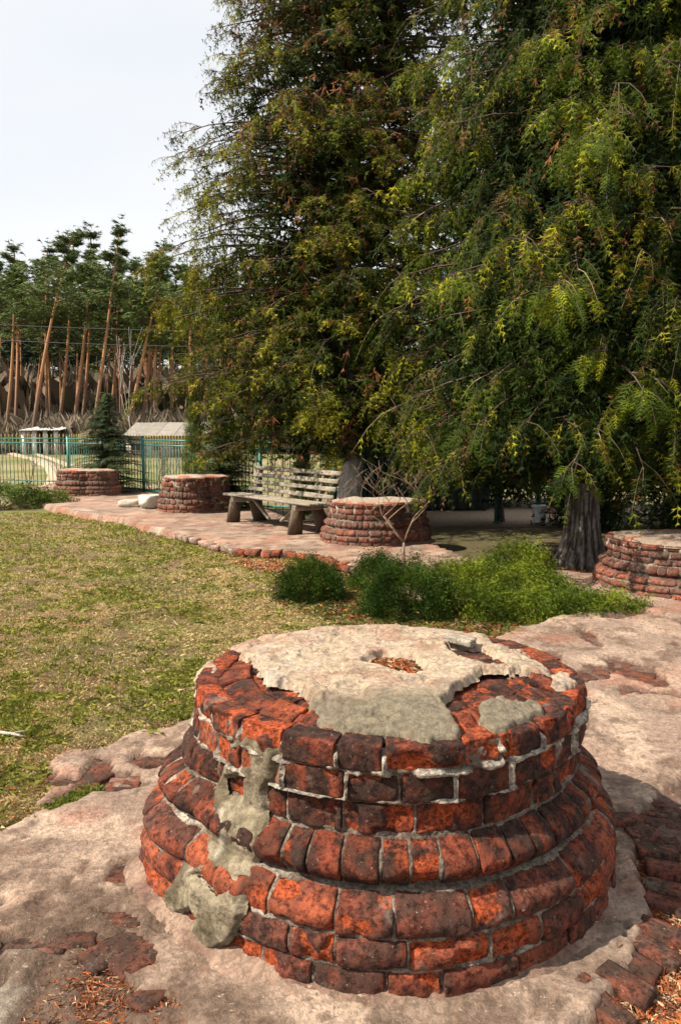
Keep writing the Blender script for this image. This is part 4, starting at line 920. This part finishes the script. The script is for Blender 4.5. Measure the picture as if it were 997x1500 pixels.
x, y = W(193, 743); rock(x, y+.1, .55, .35, .22, 5, 'flatter pale limestone rock left of the larger white one', .1, col=(.46, .40, .33))
x, y = W(438, 783); rock(x-.1, y+.25, .16, .10, .06, 6, 'small dark stone lying between the bench legs', .3, col=(.12, .11, .10))
x, y = at(675, 942, .02); 
# loose plaster fragment on the cap rim
def chip(px, py, z, sx, sy, sz, seed, nm, label, col, rz, cat='stone'):
    x, y = at(px, py, z); B, Q = boxgrid((8, 6, 3)); P = rounded(B, (sx/2, sy/2, sz/2), .006); P = P*(1+.5*(fbm(B+seed, 1.3, 3, seed)-.5)[:, None]); c = lerp(np.array(col)*.75, np.array(col)*1.2, fbm(B+seed, 2, 2, 3)); o = obj(nm, mesh(nm, P, Q, c), M['plaster'], None, (x, y, z)); o.rotation_euler = (.05, .08, rz); tag(o, label, cat)
chip(674, 938, .755, .11, .06, .03, 2, 'stone_fragment', 'loose grey plaster fragment at the back rim of the near column base', (.36, .32, .25), -.5)
# dry pale stick in the grass
mb = MB(); x, y = W(2, 1080); mb.tube([(-.16, 0, .02), (-.05, .01, .035), (.06, -.005, .03), (.14, -.02, .02)], [.008, .010, .009, .004], 7, (.55, .50, .42)); mb.tube([(.04, 0, .03), (.12, .03, .035)], [.005, .003], 5, (.5, .45, .38))
o = mb.build('dry_stick', M['bark']); o.location = (x, y, -.01); tag(o, 'pale dry stick lying in the grass at the left edge', 'stick')

# ================================================================== FENCE
TEAL = (.02, .165, .125); GOLD = (.42, .32, .07)
picket_me = None
def make_fence(pts, label, hgt=1.52, gap=.145, z0=-.10, two=True):
    """posts at the given points, pickets with gold tips between"""
    global picket_me, tip_me
    root = empty('metal_fence', (pts[0][0], pts[0][1], z0)); tag(root, label, 'fence', 'green metal fence runs'); ox, oy = pts[0]
    if picket_me is None:
        mb = MB(); mb.box((0, 0, hgt/2), (.015, .015, hgt-.06), TEAL); picket_me = mb.mesh('picket')
        mb = MB(); mb.tube([(0, 0, hgt-.165), (0, 0, hgt-.14), (0, 0, hgt-.115), (0, 0, hgt-.03), (0, 0, hgt+.0), (0, 0, hgt+.02), (0, 0, hgt+.075)], [.011, .016, .0105, .0105, .017, .015, .002], 5, GOLD); tip_me = mb.mesh('finial')
    for i, (x, y) in enumerate(pts):
        mb = MB(); mb.box((0, 0, (hgt+.02)/2), (.07, .07, hgt+.02), TEAL); mb.box((0, 0, hgt+.03), (.085, .085, .02), TEAL); o = mb.build('post', M['paint'], root); o.location = (x-ox, y-oy, 0)
        if i+1 == len(pts): break
        x2, y2 = pts[i+1]; L = math.hypot(x2-x, y2-y); a = math.atan2(y2-y, x2-x)
        for zr in (.16, hgt-.20, hgt-.07):
            mb = MB(); mb.box((L/2, 0, zr), (L-.07, .028, .032), TEAL); o = mb.build('rail', M['paint'], root); o.location = (x-ox, y-oy, 0); o.rotation_euler.z = a
        n = int(L/gap)
        for k in range(1, n):
            px, py = x-ox+(x2-x)*k/n, y-oy+(y2-y)*k/n
            o = obj('picket', picket_me, M['paint'], root); o.location = (px, py, 0); o.rotation_euler.z = a
            t = obj('finial', tip_me, M['paint'], o)
    return root
make_fence([(-13.6, 25.2), (-10.8, 24.4), (-8.16, 23.4), (-6.7, 21.9), (-5.13, 20.3), (-3.4, 18.2), (-1.62, 15.75), (-.1, 15.6), (1.4, 15.5)], 'green metal fence with gold spear tips running behind the bench')
make_fence([(3.72, 14.6), (4.6, 14.2)], 'short piece of teal fence behind the white bucket', gap=.10)
# ---- white bucket on the sandy ground by the short fence
bk = empty('bucket', (W(789, 764, -.1)[0], W(789, 764, -.1)[1], -.12)); tag(bk, 'white plastic bucket standing by the short teal fence', 'bucket')
mb = MB(); mb.tube([(0, 0, 0), (0, 0, .02), (0, 0, .30)], [.105, .11, .14], 24, (.75, .75, .73)); mb.build('body', M['paint'], bk, True)
mb = MB(); mb.tube([(0, 0, .29), (0, 0, .30), (0, 0, .325), (0, 0, .33)], [.142, .155, .155, .14], 24, (.78, .78, .76)); mb.build('rim', M['paint'], bk, True)
mb = MB(); mb.tube([(.15*math.cos(a), -.06-.02*math.sin(a), .30-.14*math.sin(a)) for a in np.linspace(0, math.pi, 9)], .004, 4, (.35, .35, .35)); mb.build('handle', M['paint'], bk)
# ---- dark green shed wall with pole
hut = empty('green_shed', (1.75, 16.9, -.12)); tag(hut, 'dark green sheet metal shed behind the bare sapling', 'shed')
mb = MB(); n = 56
xs_ = np.linspace(-1.5, 1.5, n); V = np.array([[x, .03*(1 if (i//2) % 2 else -1), z] for i, x in enumerate(xs_) for z in (0, 2.15)]); mb.add(V, grid_faces(n, 2), None, (.010, .022, .020)); mb.box((0, 1.0, 1.07), (3.0, 1.9, 2.14), (.010, .020, .018)); mb.build('wall', M['paint'], hut)
mb = MB(); mb.box((0, .9, 2.2), (3.3, 2.4, .06), (.05, .055, .05)); mb.build('roof', M['paint'], hut)
pl = empty('metal_pole', (W(712, 757, -.12)[0], 14.5, -.12)); tag(pl, 'teal painted metal pole between the two big thujas', 'pole')
mb = MB(); mb.tube([(0, 0, 0), (0, 0, 2.3)], .035, 12, TEAL); mb.build('shaft', M['paint'], pl, True); mb = MB(); mb.tube([(0, 0, 0), (0, 0, .02)], .07, 12, TEAL); mb.build('base_plate', M['paint'], pl)

# ================================================================== FAR BUILDINGS
def shed(x0, x1, y, zf, zr, depth, label, wallc, roofc, win, open_front=False):
    root = empty('farm_shed', ((x0+x1)/2, y, -.2)); tag(root, label, 'shed'); w = x1-x0
    if open_front:
        for k, px in enumerate(np.linspace(-w/2+.15, w/2-.15, 4)):
            mb = MB(); mb.box((px, 0, (zf+.2)/2), (.28, .14, zf+.2), (.6, .6, .57)); mb.build('post', M['wall'], root)
        mb = MB(); mb.box((0, depth-.1, zf/2), (w, .1, zf), (.10, .075, .055)); mb.build('wall', M['wall'], root)
    else:
        mb = MB(); mb.box((0, depth/2, (zf+.15)/2), (w, depth, zf+.15), wallc); mb.build('wall', M['wall'], root)
        for px in np.linspace(-w/2+.6, w/2-.6, win):
            mb = MB(); mb.box((px, -.01, zf*.62), (.62, .06, .5), (.55, .53, .48)); o = mb.build('window', M['paint'], root)
            for s in (-1, 1): mb = MB(); mb.box((px+s*.14, -.045, zf*.62), (.24, .02, .42), (.03, .035, .04)); mb.build('pane', M['paint'], o)
        mb = MB(); mb.box((w*.12, -.01, zf*.45), (.7, .05, zf*.85), (.14, .10, .07)); mb.build('door', M['wood'], root)
    # corrugated roof, each sheet its own part
    ns = max(3, int(w/.9)); 
    for k in range(ns):
        mb = MB(); m = 9; a = -w/2-.2+(w+.4)*k/ns; b = -w/2-.2+(w+.4)*(k+1)/ns-.02; X = np.linspace(a, b, m); jit = .02*math.sin(k*7.1)
        top = np.array([[x, yy, zz+.03*(i % 2)+jit] for i, x in enumerate(X) for yy, zz in ((-.3, zf+.22), (depth*.55, zr+.2), (depth+.2, zf+.5))]); c = np.array(roofc)*(.9+.2*random.random())
        mb.add(top, grid_faces(m, 3), None, c); mb.add(top-[0, 0, .05], grid_faces(m, 3)[:, ::-1], None, c*.7); mb.build('roof_sheet', M['wall'], root)
    return root
shed(-13.7, -8.6, 50, 1.2, 2.1, 6, 'long low farm shed with pale corrugated roof at the forest edge', (.42, .38, .32), (.26, .235, .20), 4)
shed(-22.8, -20.2, 56, 1.55, 1.75, 3, 'small open shelter with flat white roof at the forest edge', (.2, .2, .2), (.42, .42, .40), 0, True)

# ================================================================== PINE FOREST
TUFT = []
_r = np.random.default_rng(5)
for k in range(7):
    d = unit(_r.normal(0, 1, 3)*np.array([1, 1, .5])+[0, 0, .25]); s = unit(np.cross(d, _r.normal(0, 1, 3)))*.17; TUFT += [-s*.6, s*.6, d*1.0]
TUFT = np.array(TUFT)
def tufts(P, S, C, rr):
    n = len(P); a = rr.uniform(0, 6.28, n); ca, sa = np.cos(a), np.sin(a); X = TUFT[None, :, 0]*ca[:, None]-TUFT[None, :, 1]*sa[:, None]; Y = TUFT[None, :, 0]*sa[:, None]+TUFT[None, :, 1]*ca[:, None]
    V = P[:, None]+S[:, None, None]*np.stack([X, Y, np.broadcast_to(TUFT[None, :, 2], X.shape)], 2); return V.reshape(-1, 3), np.repeat(C, len(TUFT), axis=0)
def pine_parts(x, y, h, lean, crown0, cr, seed, ntuft=420, trunk_r=.2, dens=1.0):
    rr = np.random.default_rng(seed); w = MB(); t = np.linspace(0, 1, 12); bend = rr.uniform(-.4, .4)
    pts = np.stack([lean*h*(t**1.1)+bend*np.sin(t*3.1), rr.uniform(-.3, .3)*t*2, h*t], 1); low = np.array([.14, .10, .08]); hi = np.array([.40, .20, .10])
    cols = np.repeat(lerp(low, hi, ss(.12, .45, t)), 6, axis=0); w.tube(pts, np.linspace(trunk_r, trunk_r*.25, 12), 6, cols)
    P, C = [], []; nb = int(rr.integers(15, 22))
    for b in range(nb):
        u = crown0+(1-crown0)*(b+rr.random())/nb; p0 = np.array([np.interp(u, t, pts[:, k]) for k in range(3)]); a = rr.uniform(0, 6.28); v = (u-crown0)/(1-crown0); L = cr*(.35+.9*math.sin(min(1, v*1.15+.18)*math.pi)**.7)*rr.uniform(.6, 1.15)
        e = p0+np.array([math.cos(a)*L, math.sin(a)*L, L*rr.uniform(-.05, .6)]); w.tube([p0, (p0+e)/2+[0, 0, -.1], e], [.06, .04, .02], 4, (.20, .11, .07))
        m = int(ntuft/nb*dens); s = rr.uniform(.35, 1.05, m); q = p0+(e-p0)*s[:, None]+rr.normal(0, 1, (m, 3))*np.array([.42, .42, .22])*(L*.42+.15); P.append(q); C.append(np.clip(rr.random(m)*.6+.4*(q[:, 2]-p0[2]+.3), 0, 1))
    top = np.array([pts[-1]]); m = 20; P.append(top+rr.normal(0, .35, (m, 3))); C.append(rr.random(m)); P = np.concatenate(P); C = np.concatenate(C)
    return w, P, lerp((.040, .070, .018), (.13, .17, .045), C), rr.uniform(.28, .5, len(P)), rr
# (photo x of foot, distance, top y in the photo, lean, crown start)
PINES = [(8, 62, 400, .10, .62, 'pine with a reddish leaning trunk at the left edge of the forest'), (22, 70, 372, .05, .6, 'dark crowned pine second from the left edge'), (47, 60, 352, .24, .62, 'thick trunked pine leaning right near the open shelter'), (73, 66, 375, .04, .6, 'straight pine behind the open shelter'),
         (84, 64, 358, .12, .6, 'pine with slim orange trunk right of the open shelter'), (105, 62, 392, .14, .66, 'pine leaning right with forked looking orange trunk'), (118, 68, 350, .10, .58, 'broad crowned pine in the middle of the skyline'), (134, 60, 344, .17, .55, 'tallest pine with pointed top above the small spruce'),
         (160, 68, 380, .08, .6, 'pine behind the pale bare birch'), (182, 60, 385, .24, .62, 'pine leaning strongly right above the farm shed'), (205, 66, 390, .10, .58, 'pine above the middle of the farm shed'), (230, 62, 372, .06, .5, 'pine just left of the thuja foliage'),
         (255, 66, 395, .04, .55, 'pine seen through the outer thuja foliage'), (285, 60, 400, .03, .6, 'orange trunked pine partly behind the thuja'), (-25, 64, 380, .08, .6, 'pine just beyond the left edge'), (300, 64, 420, .02, .6, 'pine mostly hidden behind the thuja')]
def put_pine(x, y, h, lean, c0, cr, seed, label, group=None, nt=420, tr=.22):
    w, P, C, S, rr = pine_parts(x, y, h, lean, c0, cr, seed, nt, tr); root = empty('pine_tree', (x, y, -.3)); tag(root, label, 'tree', group)
    w.build('trunk', M['bark'], root, True); V, c = tufts(P, S, C, rr); o = obj('crown', mesh('crown', V, np.arange(len(V)).reshape(-1, 3), c), M['needle'], root); o['kind'] = 'stuff'
for i, (px, D, ty, ln, c0, lab) in enumerate(PINES):
    h = 1.9+D*(628-ty)/F; put_pine((px-498.5)/F*D, D, h, ln*.95, c0, 2.1, 100+i, lab, None, 700, .18)
rr = random.Random(9)
for i in range(46):
    px = rr.uniform(-90, 420); D = rr.uniform(68, 92); h = 1.9+D*(628-rr.uniform(385, 440))/F
    put_pine((px-498.5)/F*D, D, h, rr.uniform(-.02, .16), rr.uniform(.5, .66), 1.8, 200+i, 'slender forest pine '+('left of the open shelter' if px < 40 else 'above the open shelter' if px < 110 else 'between the open shelter and the long shed' if px < 185 else 'above the long farm shed' if px < 285 else 'behind the outer thuja foliage'), 'pines massed in the forest', 330, .12)
# bare birch
root = sapling('birch_tree', (193-498.5)/F*56, 56, 4.6, 8, 'thin white leafless birch before the pines', 'tree', (.42, .40, .37), .045, 3, .22, 1, -.2, .62)
# undergrowth of bare brush at the forest edge, and the wood behind it
n = 32000; X = rng.uniform(-40, 2, n); Y = rng.uniform(57, 80, n); hh = rng.uniform(1.0, 3.8, n)*(.6+.7*fbm(np.stack([X, Y, 0*X], 1), .25, 2, 3)); k = rng.random(n) < .35; Y[k] = rng.uniform(86, 110, k.sum()); X[k] = rng.uniform(-62, 5, k.sum()); hh[k] = rng.uniform(4, 11, k.sum())
o = obj('undergrowth', blades('undergrowth', np.stack([X, Y, 0*X-.2], 1), hh, rng.uniform(.02, .055, n), lerp((.10, .08, .05), (.26, .20, .14), rng.random(n)), lean=.33), M['litter']); tag(o, 'brown leafless brush along the foot of the pine forest', 'brush', kind='stuff')
w = MB(); Ps, Cs, Ss = [], [], []
rr2 = np.random.default_rng(77)
for i in range(170):
    px = rr2.uniform(-120, 520); D = rr2.uniform(92, 135); h = 1.9+D*(628-rr2.uniform(400, 470))/F; x = (px-498.5)/F*D
    w.tube([(x, D, -.3), (x+rr2.uniform(0, .8), D, h*.6), (x+rr2.uniform(0, 1.4), D, h*.97)], [.14, .11, .05], 5, (.24, .15, .10)); m = 75
    q = unit(rr2.normal(0, 1, (m, 3)))*rr2.random((m, 1))**.4*np.array([2.0, 2.0, h*.24])+[x+1, D, h*.72]; Ps.append(q)
Ps = np.concatenate(Ps); V, c = tufts(Ps, rr2.uniform(.8, 1.3, len(Ps)), lerp((.025, .055, .035), (.06, .11, .055), rr2.random(len(Ps))), rr2); w.add(V, None, np.arange(len(V)).reshape(-1, 3), c)
o = w.build('distant_wood', M['needle']); tag(o, 'dense pine wood receding behind the front row of pines', 'forest', kind='stuff')
# low scrub and trees behind the lawn to the right, under the thujas
def scrub(name, x, y, rx, ry, h, n, seed, label):
    bush(name, x, y, rx, ry, h, seed, label, n, .28, ((.015, .03, .010), (.05, .08, .02)))
scrub('shrub', 5.6, 10.6, 1.1, .8, 1.1, 2600, 71, 'dark shrub behind the right hand column base')
scrub('shrub', 6.0, 14.0, 2.0, 1.2, 2.6, 5200, 75, 'tall dark shrub mass behind the thick trunk')
scrub('shrub', 3.6, 18.5, 2.4, 1.0, 2.3, 5200, 76, 'dark hedge shrub beyond the short teal fence')
scrub('shrub', 9.0, 15.5, 2.6, 1.4, 2.6, 3600, 72, 'dark hedge shrub beyond the trees at the right edge')
scrub('shrub', 1.2, 20.5, 2.0, 1.0, 2.4, 2600, 73, 'dark green shrub behind the green shed')
# overhead wires
for k, (yy, zz) in enumerate(((478, 0), (500, 0))):
    mb = MB(); a = np.linspace(0, 1, 24); z0 = 1.6+52*(630-yy)/F; mb.tube([(-34+60*t, 52, z0+.9*(2*t-1)**2-.3-.5*t) for t in a], .02, 4, (.05, .05, .05)); o = mb.build('overhead_wire', M['paint']); tag(o, ['upper thin overhead wire crossing in front of the pines', 'lower thin overhead wire crossing in front of the pines'][k], 'wire')
print('TRIS', sum(len(o.data.polygons)*(1 if o.data.polygons and o.data.polygons[0].loop_total == 3 else 2) for o in COL.objects if o.type == 'MESH'), 'OBJ', len(COL.objects))
